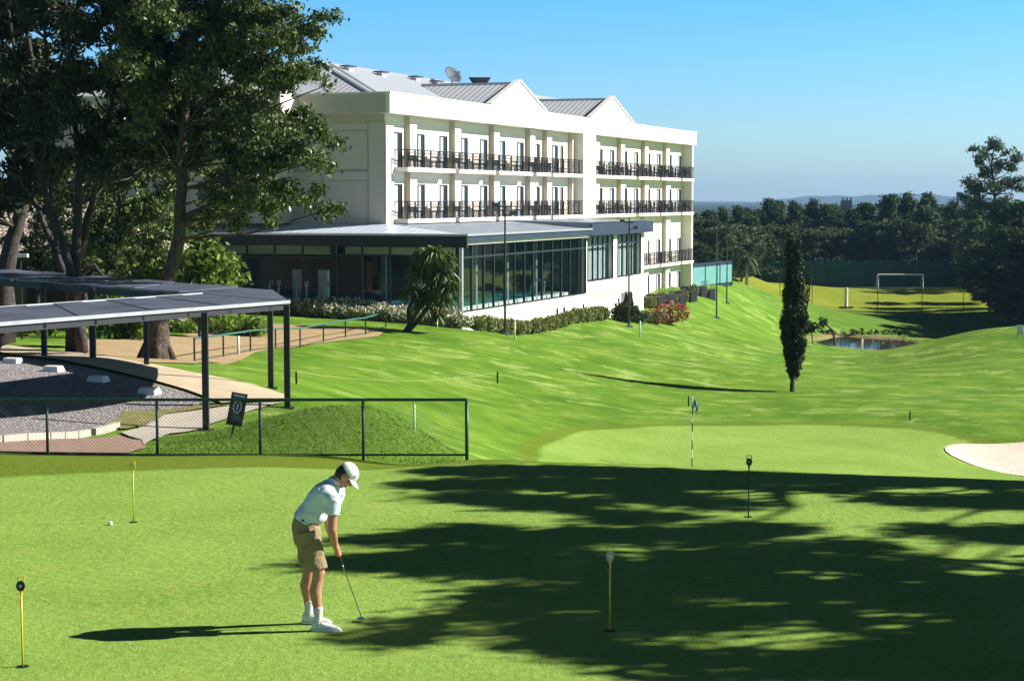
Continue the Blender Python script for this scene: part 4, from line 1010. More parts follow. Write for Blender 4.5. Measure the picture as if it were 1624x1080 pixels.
# car, mostly out of frame
def car():
    p = onG(15, 56.5); L, Wd = 4.2, 1.7
    r = thing('parked_car', 'dark blue car whose rounded end shows at the left edge under the canopy', 'car', (p.x-L/2, p.y, p.z-.0))
    prof = [(-2.1,.35),(-2.1,.75),(-1.95,.9),(-1.1,.98),(-.5,1.42),(.9,1.45),(1.65,1.1),(2.0,.95),(2.1,.7),(2.08,.35)]
    m = MB(); secs = [(-.85,.86),(-.80,.97),(0,1.0),(.80,.97),(.85,.86)]; n = len(prof)
    for y, k in secs:
        for x, z in prof: m.v.append((x*(.97+.03*k), y*(1 if z < 1.0 else .8), .35+(z-.35)*k))
    for j in range(len(secs)-1):
        for i in range(n): a = j*n+i; b_ = j*n+(i+1)%n; m.f.append((a,b_,b_+n,a+n)); m.m.append(0)
    m.f += [tuple(range(n-1,-1,-1)), tuple(range(4*n,5*n))]; m.m += [0,0]; o = m.build('body', 'carpaint', r); bv = o.modifiers.new('b','BEVEL'); bv.width = .06; bv.segments = 3
    for s_ in (-1,1):
        m = MB(); m.poly([(-.95,s_*.745,1.0),(1.45,s_*.745,1.02),(.85,s_*.69,1.36),(-.45,s_*.69,1.34)]); m.build('side_window', 'doordark', r)
        for x in (-1.3,1.3):
            m = MB(); m.tube([(x,s_*.72,.32),(x,s_*.88,.32)], .32, 20); w_ = m.build('wheel', 'rubber', r); m = MB(); m.tube([(x,s_*.87,.32),(x,s_*.895,.32)], .2, 14); m.build('rim', 'alu', w_)
        m = MB(); m.box(2.02,2.13,s_*.7-.14,s_*.7+.14,.68,.82); m.build('tail_light', M('tail_red', (.3,.02,.02)), r)
    m = MB(); m.poly([(1.05,-.62,1.44),(1.05,.62,1.44),(1.6,.66,1.14),(1.6,-.66,1.14)]); m.build('rear_window', 'doordark', r)
car()
# ================================================================ VEGETATION
rnd = random.Random(5)
def clump_px(lst, Y, spread, O, scale=1.0, flat=.7):
    out = []
    for i, (px, py, r) in enumerate(lst):
        rr = random.Random(i*7+int(px)); y = Y+rr.uniform(-spread, spread); p = PX(px, py, y)-O; R_ = r*y/FPX*scale
        out.append((p.x, p.y, p.z, R_, R_*1.1, R_*flat))
    return out
def limbs(mb, base_pts, targets, r0=.1, seed=0, keep=1.0):
    for i, c in enumerate(targets):
        if (i*37%100)/100 >= keep: continue
        t = Vector(c[:3]); b_ = min(base_pts, key=lambda q: (q-t).length+max(0, q.z-t.z+.8)*3)
        mid = b_.lerp(t, .5)+Vector((0,0,-.25)); P, r = branchy([b_, mid, t], r0, .018, 3, .1, seed+i); mb.tube(P, r, 5)
# ---- big tree A
def tree_A():
    g = onG(248, 57); O = g
    r = thing('broadleaf_tree', 'large dark broadleaf tree with a thick single trunk leaning right beside the sandy path', 'tree', g)
    path = [PX(*p)-O for p in ((247,580,57),(252,500,57),(268,440,57),(284,380,57),(288,300,57),(292,200,57),(300,110,57),(305,30,57),(315,-90,57),(330,-220,57))]
    P, rad = branchy(path, .31, .05, 3, .05, 1)
    rad[0] = .52; rad[1] = .42; rad[2] = .36
    m = MB(); m.tube(P, rad, 12)
    for a in range(6): m.tube([P[2]+Vector((.1*math.cos(a),.1*math.sin(a),0)), P[1]+Vector((.35*math.cos(a),.35*math.sin(a),.1)), P[0]+Vector((.75*math.cos(a),.75*math.sin(a),-.15))], [.16,.13,.08], 6)
    lst = [(515,28,26),(490,45,30),(455,20,36),(470,70,30),(430,60,38),(400,25,42),(495,110,24),(520,135,14),(468,120,34),(440,130,34),
    (410,100,40),(375,70,44),(345,30,46),(300,20,46),(255,25,46),(220,60,42),(530,228,17),(505,215,24),(480,190,30),(450,200,34),(500,255,24),(520,268,14),(470,240,32),
    (440,260,34),(410,180,40),(375,150,42),(400,240,38),(535,328,15),(515,335,17),(485,320,24),(500,300,16),(455,305,28),(430,330,22),(415,300,34),(395,325,22),(425,352,14),(375,280,34),(360,220,36),
    (330,150,42),(345,300,18),(370,330,14),(335,90,42),(290,90,44),(250,110,42),(225,150,40),(260,170,36),(240,210,34),(320,215,26),(325,350,10),
    (340,-40,60),(420,-50,50),(260,-60,60),(480,-30,40),(350,-140,70),(270,-160,60),(430,-130,50),(215,0,44),(190,100,40)]
    rr = random.Random(2); lst += [(rr.uniform(200,420), rr.uniform(-60,260), rr.uniform(16,30)) for _ in range(40)]
    lst = [(x, y, q*.95) for x, y, q in lst]
    cl = clump_px(lst, 57, 3.2, O); limbs(m, P[6:], cl, .045, 3, .6)
    m.tube([PX(290,345,57)-O, PX(318,332,56.5)-O, PX(345,318,56)-O, PX(380,312,55.8)-O], [.09,.07,.05,.03], 6)
    m.build('trunk', 'trunk', r, smooth=True)
    ax_ = [min(P[6:], key=lambda q: (q-Vector(c[:3])).length) for c in cl]
    cl += [tuple(a_.lerp(Vector(c[:3]), .62))+(.5,.5,.3) for a_, c in zip(ax_, cl)]
    tx_ = PX(292,250,57)-O
    cl = [(x, abs(y)+1.2 if abs(x-tx_.x) < .9 and z < (PX(292,150,57)-O).z else y, z, a, b2, c) for x, y, z, a, b2, c in cl]
    leaves('crown', cl, 125000, .165, 'leaf_big', r, 11, .42, .45, .3, tuft=.75)
tree_A()
def tree_B():
    g = onG(100, 60); O = g; Y = 60
    r = thing('multistem_tree', 'tall dark tree with several fanning stems behind the canopy on the left', 'tree', g)
    m = MB(); stems = []
    for k, (a, r0) in enumerate((([(130,560),(118,470),(110,420),(90,360),(70,300),(45,200),(20,60),(0,-60)],.22),([(115,562),(118,440),(122,380),(125,300),(120,200),(110,80),(100,-60)],.25),
      ([(112,562),(120,430),(135,370),(150,300),(165,220),(190,100),(205,-20)],.18),([(118,430),(128,380),(142,330),(175,270),(225,215),(265,170)],.11),([(95,380),(75,330),(70,240),(75,140),(70,20),(60,-80)],.14),
      ([(105,440),(80,380),(60,330),(30,270),(0,230)],.16),([(118,430),(95,400),(78,330),(85,220),(95,100)],.14),([(120,440),(150,420),(172,450)],.12))):
        pts = [PX(x, y, Y+(k-3)*.35)-O for x, y in a]; pts[0] = pts[0] if k else pts[0]
        P, rd = branchy(pts, r0, .03, 3, .07, 20+k); m.tube(P, rd, 9); stems += P[3:]
    rr = random.Random(3); lst = []
    for k in range(120):
        x = rr.uniform(-40, 250); y = rr.uniform(-160, 300)
        if y > 220 and rr.random() < .4: continue
        lst.append((x, y, rr.uniform(16, 31)))
    lst += [(rr.uniform(165,275), rr.uniform(60,270), rr.uniform(16,28)) for _ in range(22)]+[(rr.uniform(70,190), rr.uniform(120,290), rr.uniform(14,24)) for _ in range(22)]
    cl = clump_px(lst, Y, 3.2, O); limbs(m, stems, cl, .045, 50); m.build('trunk', 'trunkd', r, smooth=True)
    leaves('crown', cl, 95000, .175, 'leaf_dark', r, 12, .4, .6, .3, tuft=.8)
tree_B()
def tree_C():
    g = onG(8, 64); O = g; r = thing('edge_tree', 'leaning dark tree at the far left edge behind the canopy', 'tree', g)
    P, rd = branchy([PX(10,520,64)-O, PX(6,440,64)-O, PX(20,380,64)-O, PX(38,320,64)-O, PX(55,230,64)-O, PX(50,100,64)-O, PX(30,-60,64)-O], .42, .05, 3, .05, 9)
    m = MB(); m.tube(P, rd, 10); rr = random.Random(8); lst = [(rr.uniform(-90,60), rr.uniform(-120,330), rr.uniform(24,46)) for _ in range(60)]
    cl = clump_px(lst, 64, 3, O); limbs(m, P[3:], cl, .07, 80); m.build('trunk', 'trunkd', r, smooth=True); leaves('crown', cl, 50000, .3, 'leaf_dark', r, 13, .42, .6)
tree_C()
# smaller garden trees and bushes behind the stems, lit from the right
def small_tree(px, Y, py_top, wpx, lab, mat='leaf_lit', n=7000, size=.24, seed=0, cat='tree', name='garden_tree', base_py=None, shell=.5):
    g = onG(px, Y); top = PX(px, py_top, Y).z-g.z; w = wpx*Y/FPX/2; r = thing(name, lab, cat, g); rr = random.Random(seed)
    m = MB(); P, rd = branchy([(0,0,-.2),(rr.uniform(-.3,.3),0,top*.4),(rr.uniform(-.5,.5),.2,top*.85)], max(.07,top*.025), .03, 4, .06, seed); m.tube(P, rd, 7)
    cl = []
    for k in range(26):
        a = rr.uniform(0, 6.28); u = rr.uniform(.32, .95); q = w*math.sqrt(rr.random())*(1.1-abs(u-.6)); R_ = rr.uniform(.16,.30)*w+.25
        cl.append((q*math.cos(a), q*math.sin(a), top*u, R_, R_, R_*.75))
    limbs(m, P[2:], cl, .05, seed); m.build('trunk', 'trunkd', r, smooth=True); leaves('crown', cl, n, size, mat, r, seed, .45, shell); return r
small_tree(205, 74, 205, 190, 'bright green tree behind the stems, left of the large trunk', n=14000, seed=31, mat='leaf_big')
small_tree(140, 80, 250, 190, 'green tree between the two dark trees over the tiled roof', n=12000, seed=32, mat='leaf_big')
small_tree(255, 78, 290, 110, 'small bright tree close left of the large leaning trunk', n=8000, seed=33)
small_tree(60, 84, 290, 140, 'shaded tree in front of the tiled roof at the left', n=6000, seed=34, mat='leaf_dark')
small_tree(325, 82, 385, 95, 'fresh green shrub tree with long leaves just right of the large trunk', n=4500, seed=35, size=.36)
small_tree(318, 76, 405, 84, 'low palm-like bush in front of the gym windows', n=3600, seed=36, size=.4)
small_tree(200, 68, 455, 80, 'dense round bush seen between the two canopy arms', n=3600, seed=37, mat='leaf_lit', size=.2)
small_tree(130, 62, 480, 40, 'upright bush beside the multi-stemmed trunk', n=2400, seed=38, mat='leaf_lit', size=.16)
# strap-leaf hedges (stuff would be wrong: each bed is one planting)
def strap_bed(name, pts, Y, hh, dens, lab, mat='leaf_lit', seed=0, dep=1.6):
    rs = random.Random(seed); x0, x1 = AT(pts[0], Y), AT(pts[1], Y); O = Vector(((x0+x1)/2, Y, h((x0+x1)/2, Y))); cl = []
    for k in range(int(abs(x1-x0)*dep*2.6)):
        x, y = rs.uniform(x0, x1), Y+rs.uniform(-dep/2, dep/2); r_ = rs.uniform(.3,.42); cl.append((x-O.x, y-O.y, h(x,y)-O.z+hh*rs.uniform(.35,.6), r_, r_, hh*.5))
    o = leaves(name, cl, len(cl)*110, .36, mat, None, seed, .2, .3, tuft=.3); o.location = O; tag(o, lab, 'hedge', 'leafy beds along the path'); return o
strap_bed('strap_leaf_bed', (170,262), 68, .75, 150, 'low strap-leaved bed left of the large trunk', seed=1)
strap_bed('strap_leaf_bed', (268,420), 80, .8, 120, 'long strap-leaved bed along the sandy path before the gym', 'leaf_lit', 2, dep=2.4)
strap_bed('strap_leaf_bed', (20,92), 70, 1.1, 130, 'bright strap-leaved bed behind the canopy near the dark car', seed=3)
# white flowering shrubs in front of the annexe
def bush(name, x, y, rx, rz, mat, lab, grp, n=420, size=.12, seed=0, fl=None, nf=0, fs=.09, proto=None, cat='shrub'):
    z = h(x, y)
    if proto: o = dup(proto, (x, y, z), seed*1.3, (rx, rx, rz), lab); return o
    r = thing(name, lab, cat, (x,y,z), 0, grp); r.scale = (rx, rx, rz)
    m = MB(); m.tube([(0,0,-.1),(0,0,.5)], .06, 5); m.build('stem', 'trunkd', r)
    rr = random.Random(seed); cl = [(0,0,.52,.85,.85,.48)]+[(.55*math.cos(a*1.05),.55*math.sin(a*1.05),.5+rr.uniform(-.1,.15),.42,.42,.4) for a in range(6)]
    V = leaves('', cl, int(n*1.5), size*1.15/rx, mat, None, seed, .6, .14, tuft=.15, raw=True); n1 = len(V)//4
    if nf: V = np.concatenate([V, leaves('', [(c[0],c[1],c[2]+.03,c[3]*1.06,c[4]*1.06,c[5]*1.08) for c in cl], nf, fs/rx, fl, None, seed+5, .9, .08, tuft=.2, raw=True)])
    o = fastmesh('foliage', V, len(V)//4, mat, r)
    if nf: o.data.materials.append(MT[fl]); mi = np.zeros(len(V)//4, np.int32); mi[n1:] = 1; o.data.polygons.foreach_set('material_index', mi)
    return r
wp = bush('flowering_shrub', *list(loc2w(AS-2.3, 5.2))[:2], .8, .95, 'leaf_bush', 'white flowering shrub, back row under the glass, second from the annexe corner', 'white flowering shrubs in a row before the annexe', 900, .11, 1, 'flower', 700, .10)
k = 0
for i in range(30):
    t_ = 7.0-i*.62
    wl = 'white flowering shrub, back row under the glass, %s from the annexe corner' % nth(i if i > 2 else (1, 1, 3)[i])
    p = loc2w(AS-2.3-rnd.uniform(0,.5), t_); k += 1
    if i: bush('', p.x, p.y, rnd.uniform(.62,.85), rnd.uniform(.8,1.05), '', wl, '', seed=k, proto=wp)
for i in range(11):
    p = loc2w(AS-3.3-rnd.uniform(0,.3), 7.2-i*.8); k += 1
    bush('', p.x, p.y, rnd.uniform(.55,.75), rnd.uniform(.6,.8), '', 'low white flowering shrub, front row by the lawn, %s from the annexe corner' % nth(i+1), '', seed=k, proto=wp)
# round clipped shrubs along the plinth
rp_ = None; n_ = 19
for i in range(n_):
    s_ = AS-1.4+i*(22.4/n_); p = loc2w(s_, 7.35+rnd.uniform(-.08,.08)); rx = rnd.uniform(.52,.62); rz = rnd.uniform(.85,1.1)*.85
    if rp_ is None: rp_ = bush('clipped_shrub', p.x, p.y, rx, rz, 'leaf_bush', 'round clipped olive shrub along the annexe plinth, first from the corner', 'round clipped shrubs along the annexe plinth', 1300, .085, 3)
    else: bush('', p.x, p.y, rx, rz, '', 'round clipped olive shrub along the annexe plinth, %s from the corner' % nth(i+1), '', seed=i, proto=rp_)
p = loc2w(21.5, 7.5); bush('dark_shrub', p.x, p.y, 1.0, 1.35, 'leaf_dark', 'tall dark shrub with a pointed top beside the clipped row', 'mixed shrubs at the end of the annexe', 1500, .14, 7)['category'] = 'shrub'
p = loc2w(22.6, 7.4); bush('dark_shrub', p.x, p.y, .35, 1.9, 'leaf_dark', 'narrow conical dark shrub sticking up from the dark bush', 'mixed shrubs at the end of the annexe', 500, .12, 8)
p = loc2w(24.6, 7.6); bush('dark_shrub', p.x, p.y, .9, .85, 'leaf_grey', 'greyish low shrub just left of the service door', 'mixed shrubs at the end of the annexe', 1100, .14, 9)
p = loc2w(27.4, 7.9); bush('red_shrub', p.x, p.y, 1.0, .95, 'leaf_grey', 'small reddish shrub in front of the service door', 'red flowering shrubs', 700, .12, 10, 'redflower', 260, .14)
p = loc2w(30.2, 8.2); bush('red_shrub', p.x, p.y, 1.4, 1.5, 'leaf_bush', 'larger bright red flowering shrub right of the service door', 'red flowering shrubs', 800, .13, 12, 'redflower', 800, .16)
nm = ['nearest the annexe','second from the annexe','third from the annexe','third from the teal screen','second from the teal screen','nearest the teal screen']
for i in range(6):
    p = onG(TB[i][0]-8, TB[i][1]-1.5); bush('clipped_shrub', p.x, p.y, .5, .9, '', 'pale clipped shrub between the dark terrace boxes, '+nm[i], '', seed=40+i, proto=rp_)['group'] = 'clipped shrubs between the terrace boxes'
# yucca with leaning trunks
def yucca():
    g = onG(634, 88); O = g; r = thing('yucca_tree', 'shaggy yucca with leaning dark trunks and drooping leaves before the annexe corner', 'yucca', g)
    m = MB()
    for a in (((632,541),(648,518),(664,490),(680,455),(684,430)),((636,538),(660,512),(676,492),(700,462)),((683,512),(684,480),(690,450),(692,420)),((650,515),(648,490),(662,465))):
        P, rd = branchy([PX(x, y, 88+.3*(i%2))-O for i, (x, y) in enumerate(a)], .13, .09, 3, .04, 3); m.tube(P, rd, 7)
    m.build('trunk', 'trunkd', r, smooth=True)
    rs = np.random.RandomState(4); V = []
    heads = [(680,410,30),(700,430,26),(664,430,22),(690,455,28),(712,455,18),(655,465,20),(705,478,20),(672,480,24),(692,500,16),(690,402,22),(708,410,18),(668,405,18)]
    for hx, hy, hr in heads:
        c = PX(hx, hy, 88+rs.uniform(-.6,.6))-O; Rr = hr*88/FPX
        for k in range(170):
            a = rs.uniform(0, 6.28); e = rs.uniform(-.7, 1.1); d = Vector((math.cos(a)*math.cos(e), math.sin(a)*math.cos(e), math.sin(e))); L = Rr*rs.uniform(.8,1.35)
            p0 = c+d*L*.12; p1 = c+d*L*.6+Vector((0,0,-.04*L)); p2 = c+d*L*.95+Vector((0,0,-.42*L)); s_ = d.cross(Vector((rs.normal(),rs.normal(),rs.normal()))).normalized()*.045
            V += [p0-s_*.6,p0+s_*.6,p1+s_,p1-s_, p1-s_,p1+s_,p2+s_*.15,p2-s_*.15]
    V = np.array([tuple(v) for v in V]); fastmesh('crown', V, len(V)//4, 'leaf_yucca', r)
yucca()
# cypress
def cypress():
    g = onG(1257, 85); O = g; r = thing('cypress_tree', 'tall narrow dark cypress with split tips standing alone on the lawn', 'cypress', g)
    prof = [(590,10,15,1257),(570,20,24,1256),(545,27,28,1257),(510,29,29,1259),(475,26,27,1259),(445,20,20,1259),(425,10,11,1257)]
    cl = []; rs = random.Random(3); s_ = 85/FPX
    for py in range(430, 600, 6):
        wl = np.interp(py, [p[0] for p in prof[::-1]], [p[1] for p in prof[::-1]]); wr = np.interp(py, [p[0] for p in prof[::-1]], [p[2] for p in prof[::-1]])
        for k in range(5):
            a = rs.uniform(0, 6.28); q = rs.uniform(.3,.72); w = .8*(wl if math.cos(a) < 0 else wr); p = PX(1259+w*q*math.cos(a), py, 85)-O; R_ = (wl+wr)/2*s_*rs.uniform(.25,.35)
            cl.append((p.x, p.y+w*s_*q*math.sin(a), p.z, R_, R_, R_*1.6))
    tips = [(1253,356,2.5),(1253,366,3),(1253,376,4),(1253,388,5.5),(1253,400,7.5),(1253,412,9),(1267,380,3),(1267,390,4),(1266,402,6),(1266,415,8),(1260,420,10),(1283,432,2),(1282,446,2.2),(1281,460,3),(1279,472,4)]
    for x, y, w in tips: p = PX(x, y, 85)-O; cl.append((p.x, p.y, p.z, w*s_, w*s_, w*s_*2.4))
    m = MB(); P, rd = branchy([(0,0,-.2),(.05,0,1.2),(0,0,5.8)], .14, .03, 5, .02, 2); m.tube(P, rd, 8); m.tube([(.5,0,3.2),(.75,0,4.5),(.85,0,5.6)], [.04,.03,.01], 5); m.build('trunk', 'trunkd', r)
    leaves('crown', cl, 50000, .125, 'leaf_cyp', r, 21, .42, .4, -1.2, tuft=.3)
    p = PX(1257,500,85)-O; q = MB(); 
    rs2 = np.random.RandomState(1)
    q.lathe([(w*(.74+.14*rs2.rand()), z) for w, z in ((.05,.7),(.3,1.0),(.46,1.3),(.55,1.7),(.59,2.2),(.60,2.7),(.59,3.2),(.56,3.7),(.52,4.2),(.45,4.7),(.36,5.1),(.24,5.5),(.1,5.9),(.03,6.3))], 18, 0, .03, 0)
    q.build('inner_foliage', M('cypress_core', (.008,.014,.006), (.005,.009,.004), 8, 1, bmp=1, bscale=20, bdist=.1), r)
cypress()
# small sapling with a leaning stem left of the pond
g = onG(1296, 160); r = thing('bent_sapling', 'low bent sapling with dark leaves at the left edge of the pond', 'sapling', g)
m = MB(); m.tube([(1.6,0,-.1),(1.4,0,1.2),(.6,0,1.9),(-.8,0,1.4)], [.12,.1,.07,.04], 6); m.tube([(-.4,0,-.1),(-.5,0,1.2)], .05, 5); m.build('trunk', 'trunkd', r)
leaves('crown', [(-.6,0,1.5,.8,.6,.4),(.4,0,1.9,.6,.5,.35),(-1.1,0,1.2,.6,.4,.35)], 900, .26, 'leaf_dark', r, 5)
# pond bank scrub
leavo = leaves('bank_scrub', [(30.5+i*.55, 179.3, -9.2, .35, .3, .22) for i in range(16)], 1200, .2, 'leaf_dark', None, 9); tag(leavo, 'low dark scrub along the far bank of the pond', 'scrub')
# ---- far trees
def far_proto(name, kind, seed):
    rs = random.Random(seed); r = thing(name, 'x', 'tree', (0,0,-60)); m = MB(); m.tube([(0,0,-.5),(rs.uniform(-.2,.2),0,7),(0,0,13)], [.3,.22,.05], 6); cl = []
    if kind == 0:      # shaggy conifer, pointed top
        for k in range(34):
            u = rs.random()**.8; w = 3.0*(1-u)**.7+.35; a = rs.uniform(0,6.28); q = w*rs.uniform(.25,.9); cl.append((q*math.cos(a), q*math.sin(a), 1.5+12.3*u, .55+w*.26, .55+w*.26, .75))
        cl.append((0,0,14,.35,.35,.9))
    elif kind == 1:    # broad layered
        for k in range(36):
            u = rs.random(); w = 3.6*(1-abs(u-.5)*1.1); a = rs.uniform(0,6.28); q = w*math.sqrt(rs.random()); R_ = rs.uniform(.8,1.4); cl.append((q*math.cos(a), q*math.sin(a), 1.5+11*u, R_*1.2, R_*1.2, R_*.6))
    else:              # open airy
        for k in range(26):
            u = rs.random(); w = 3.0*(.5+.5*math.sin(u*3.1)); a = rs.uniform(0,6.28); q = w*math.sqrt(rs.random()); R_ = rs.uniform(.6,1.0); cl.append((q*math.cos(a), q*math.sin(a), 3.5+9.5*u, R_*1.1, R_*1.1, R_*.75))
    limbs(m, [Vector((0,0,z)) for z in (3,5,7,9,11)], cl[:14], .10, seed); m.build('trunk', 'trunkd', r)
    leaves('crown', cl, 7000 if kind < 2 else 5000, .46, ('leaf_far2','leaf_far','leaf_grey')[kind], r, seed, .5, .45, tuft=.7); return r
pro = [far_proto('conifer_tree', 0, 1), far_proto('conifer_tree', 0, 2), far_proto('conifer_tree', 0, 3), far_proto('woodland_tree', 1, 4), far_proto('woodland_tree', 1, 5), far_proto('eucalyptus_tree', 2, 6)]
used = set()
def far_tree(k, x, y, hh, lab, grp, wk=1.0, z=None):
    z = h(x, y) if z is None else z; sc = hh/14.2; s3 = (sc*wk, sc*wk, sc)
    if k in used: o = dup(pro[k], (x,y,z), rnd.uniform(0,6.28), s3, lab)
    else: o = pro[k]; o.location = (x,y,z); o.scale = s3; o['label'] = lab; used.add(k)
    o['group'] = grp; return o
def topz(px): return float(np.interp(px, [1080,1120,1160,1200,1240,1300,1340,1380,1420,1460,1500,1560,1624,1800], [332,335,328,324,322,323,330,322,314,312,322,325,318,300]))
x = 25; q_ = 0
while x < 150:
    q_ += 1
    Y = 318+rnd.uniform(-8,8); px = 812+FPX*x/Y; z0 = h(x, Y); top = PX(px, topz(px)+rnd.uniform(-7,7), Y).z
    far_tree(rnd.choice([0,1,2,0,1,2,3]), x, Y, top-z0, 'pointed tree, %s from the left in the skyline row of the wood' % nth(q_), 'conifers in the back row of the wood', rnd.uniform(.95,1.35)); x += rnd.uniform(1.9,2.8)
x = 40; q_ = 0
while x < 110:
    q_ += 1
    Y = 301+rnd.uniform(-3,4); px = 812+FPX*x/Y; z0 = h(x, Y); top = PX(px, topz(px)+22+rnd.uniform(-10,12), Y).z
    far_tree(rnd.choice([3,4,3,4,0]), x, Y, top-z0, 'dark tree directly behind the green windscreen, %s from the left' % nth(q_), 'broad trees behind the windscreen', rnd.uniform(1.4,1.8)); x += rnd.uniform(2.8,3.6)
x = 25; q_ = 0
while x < 165:
    q_ += 1
    Y = 338+rnd.uniform(-8,10); px = 812+FPX*x/Y; z0 = h(x, Y); top = PX(px, topz(px)+rnd.uniform(6,14), Y).z
    far_tree(rnd.choice([0,1,3,4]), x, Y, top-z0, 'tree deep in the wood behind the skyline row, %s from the left' % nth(q_), 'trees deep in the wood', rnd.uniform(1.5,2.0)); x += rnd.uniform(2.6,3.6)
# left group beyond the hotel end
for i, (px, Y, tp, k) in enumerate(sorted([(1096,262,352,3),(1108,268,345,2),(1122,262,340,4),(1136,270,350,3),(1148,255,352,5),(1162,262,360,5),(1176,272,350,5),(1190,285,345,1),(1204,290,350,3),(1112,245,385,4),(1132,240,392,3),(1155,245,388,4),(1175,250,392,3),(1190,262,380,3),(1080,240,350,3),(1065,250,340,0),(1214,296,352,3),(1228,297,350,4)])):
    g = onG(px, Y); top = PX(px, tp, Y).z
    far_tree(k, g.x, g.y, top-g.z, 'loose garden tree beyond the hotel end, %s from the left' % nth(i+1), 'trees between the hotel end and the wood', 1.7 if k > 2 else 1.5)
# right-hand trees close to the pitch (their shade falls over the grass)
for i, (px, Y, tp, k, w) in enumerate(sorted([(1560,262,352,3,1.1),(1585,250,345,4,1.2),(1605,235,340,3,1.3),(1630,225,335,4,1.3),(1655,220,330,3,1.3),(1690,212,325,4,1.4),(1730,205,320,3,1.4),(1545,280,350,1,1.1),(1570,240,372,4,1.3),(1600,222,365,3,1.4),(1640,210,345,4,1.4),(1600,205,400,3,1.3),(1680,196,340,0,1.3),(1760,192,330,3,1.4),(1720,180,350,4,1.3),(1570,285,345,0,1.0),(1535,290,352,3,1.1),(1790,225,310,4,1.4),(1850,210,310,3,1.4),(1622,200,420,4,1.2),(1588,228,330,2,1.0),(1612,215,322,1,1.0),(1800,178,330,4,1.4),(1770,200,300,3,1.4),(1830,190,300,4,1.5)])):
    g = onG(px, Y); top = PX(px, tp, Y).z
    far_tree(k, g.x, g.y, max(top-g.z, 4), 'dense dark tree right of the pitch, %s from the goal side' % nth(i+1), 'trees along the right side of the pitch', w*1.35)
# tall open eucalyptus at the upper right
def tall_euc():
    Y = 228; g = onG(1580, Y); O = g; r = thing('tall_eucalyptus', 'tall open-crowned tree rising above the right-hand wood against the sky', 'tree', g)
    lst = [(1575,228,13),(1596,240,13),(1560,245,12),(1612,252,9),(1550,258,9),(1585,262,15),(1565,275,14),(1540,290,10),(1527,288,5),(1550,300,14),(1578,298,16),(1598,290,12),(1530,312,12),(1555,322,16),(1590,325,18),(1615,300,10),(1545,235,6),(1620,330,16),(1515,325,8),(1605,268,8),(1618,285,9)]
    cl = clump_px(lst, Y, 1.8, O, 1.1); m = MB(); P, rd = branchy([(0,0,-.3),(.2,0,6),(-.1,0,11),PX(1572,262,Y)-O,PX(1578,228,Y)-O], .38, .06, 4, .1, 5); m.tube(P, rd, 8); limbs(m, P[8:], cl, .11, 9); m.build('trunk', 'trunkd', r)
    leaves('crown', cl, 9500, .36, 'leaf_grey', r, 33, .5, .55, tuft=.8)
tall_euc()
# palm beside the far wood
g = onG(1183, 240); r = thing('palm_tree', 'pale-trunked palm between the hotel end and the dark windscreen', 'palm', g); top = PX(1183,395,240).z-g.z
m = MB(); m.tube([(0,0,-.2),(.05,0,top*.8)], [.22,.15], 8); m.build('trunk', M('palm_bark', (.4,.37,.3)), r)
V = []
for k in range(26):
    a = k*.61; L = 1.9; e = .9-.06*k
    pts = [Vector((math.cos(a)*L*u, math.sin(a)*L*u, top*.8+L*(u*e-u*u*.95))) for u in (0,.33,.66,1)]; s_ = Vector((-math.sin(a), math.cos(a), 0))*.18
    for j in range(3): V += [pts[j]-s_, pts[j+1]-s_*.7, pts[j+1]+s_*.7, pts[j]+s_]
fastmesh('fronds', np.array([tuple(v) for v in V]), len(V)//4, 'leaf_far', r)
# concrete tower top poking out of the wood
g = onG(1339, 330); r = thing('concrete_tower', 'small pale concrete tower top rising above the wood', 'tower', g); top = PX(1339,318,330).z-g.z
m = MB(); m.box(-.9,.9,-.9,.9,0,top); m.build('shaft', 'concrete', r); m = MB()
for a in (-.7,0,.7): m.box(a-.14,a+.14,-.9,-.7,top,top+.5)
m.box(-1.05,1.05,-1.05,1.05,top-1.2,top-.95); m.build('crown_blocks', 'concrete', r)
# ---- big trees out of frame to the right whose shade falls on the putting green
def shade_tree(name, lab, base, targets, seed, n, mat='leaf_big'):
    """targets: ground points (px,py,radius m,height) that the leaf clumps shade"""
    O = Vector((base[0], base[1], h(*base))); r = thing(name, lab, 'tree', O); cl = []
    for gx, gy, R_, hh in targets:
        k = hh/math.tan(SUN_EL); c = Vector((gx+math.cos(SUN_AZ)*k, gy+math.sin(SUN_AZ)*k, hh))-O
        cl.append((c.x, c.y, c.z, R_, R_*.9, R_*.42))
    P, rd = branchy([(0,0,-.3),(.2,.1,3.5),(-.3,0,7),(-1.2,0,10.5)], .45, .1, 4, .08, seed); m = MB(); m.tube(P, rd, 12); limbs(m, P[5:], cl, .13, seed); m.build('trunk', 'trunk', r, smooth=True)
    leaves('crown', cl, n, .20, mat, r, seed, .5, .55, tuft=.9); return r
def gxy(px, py):
    c, s = math.cos(PITCH), math.sin(PITCH); dy, dz = FPX*c+(540-py)*s, -FPX*s+(540-py)*c; k = -CAMZ/dz; return (px-812)*k, dy*k
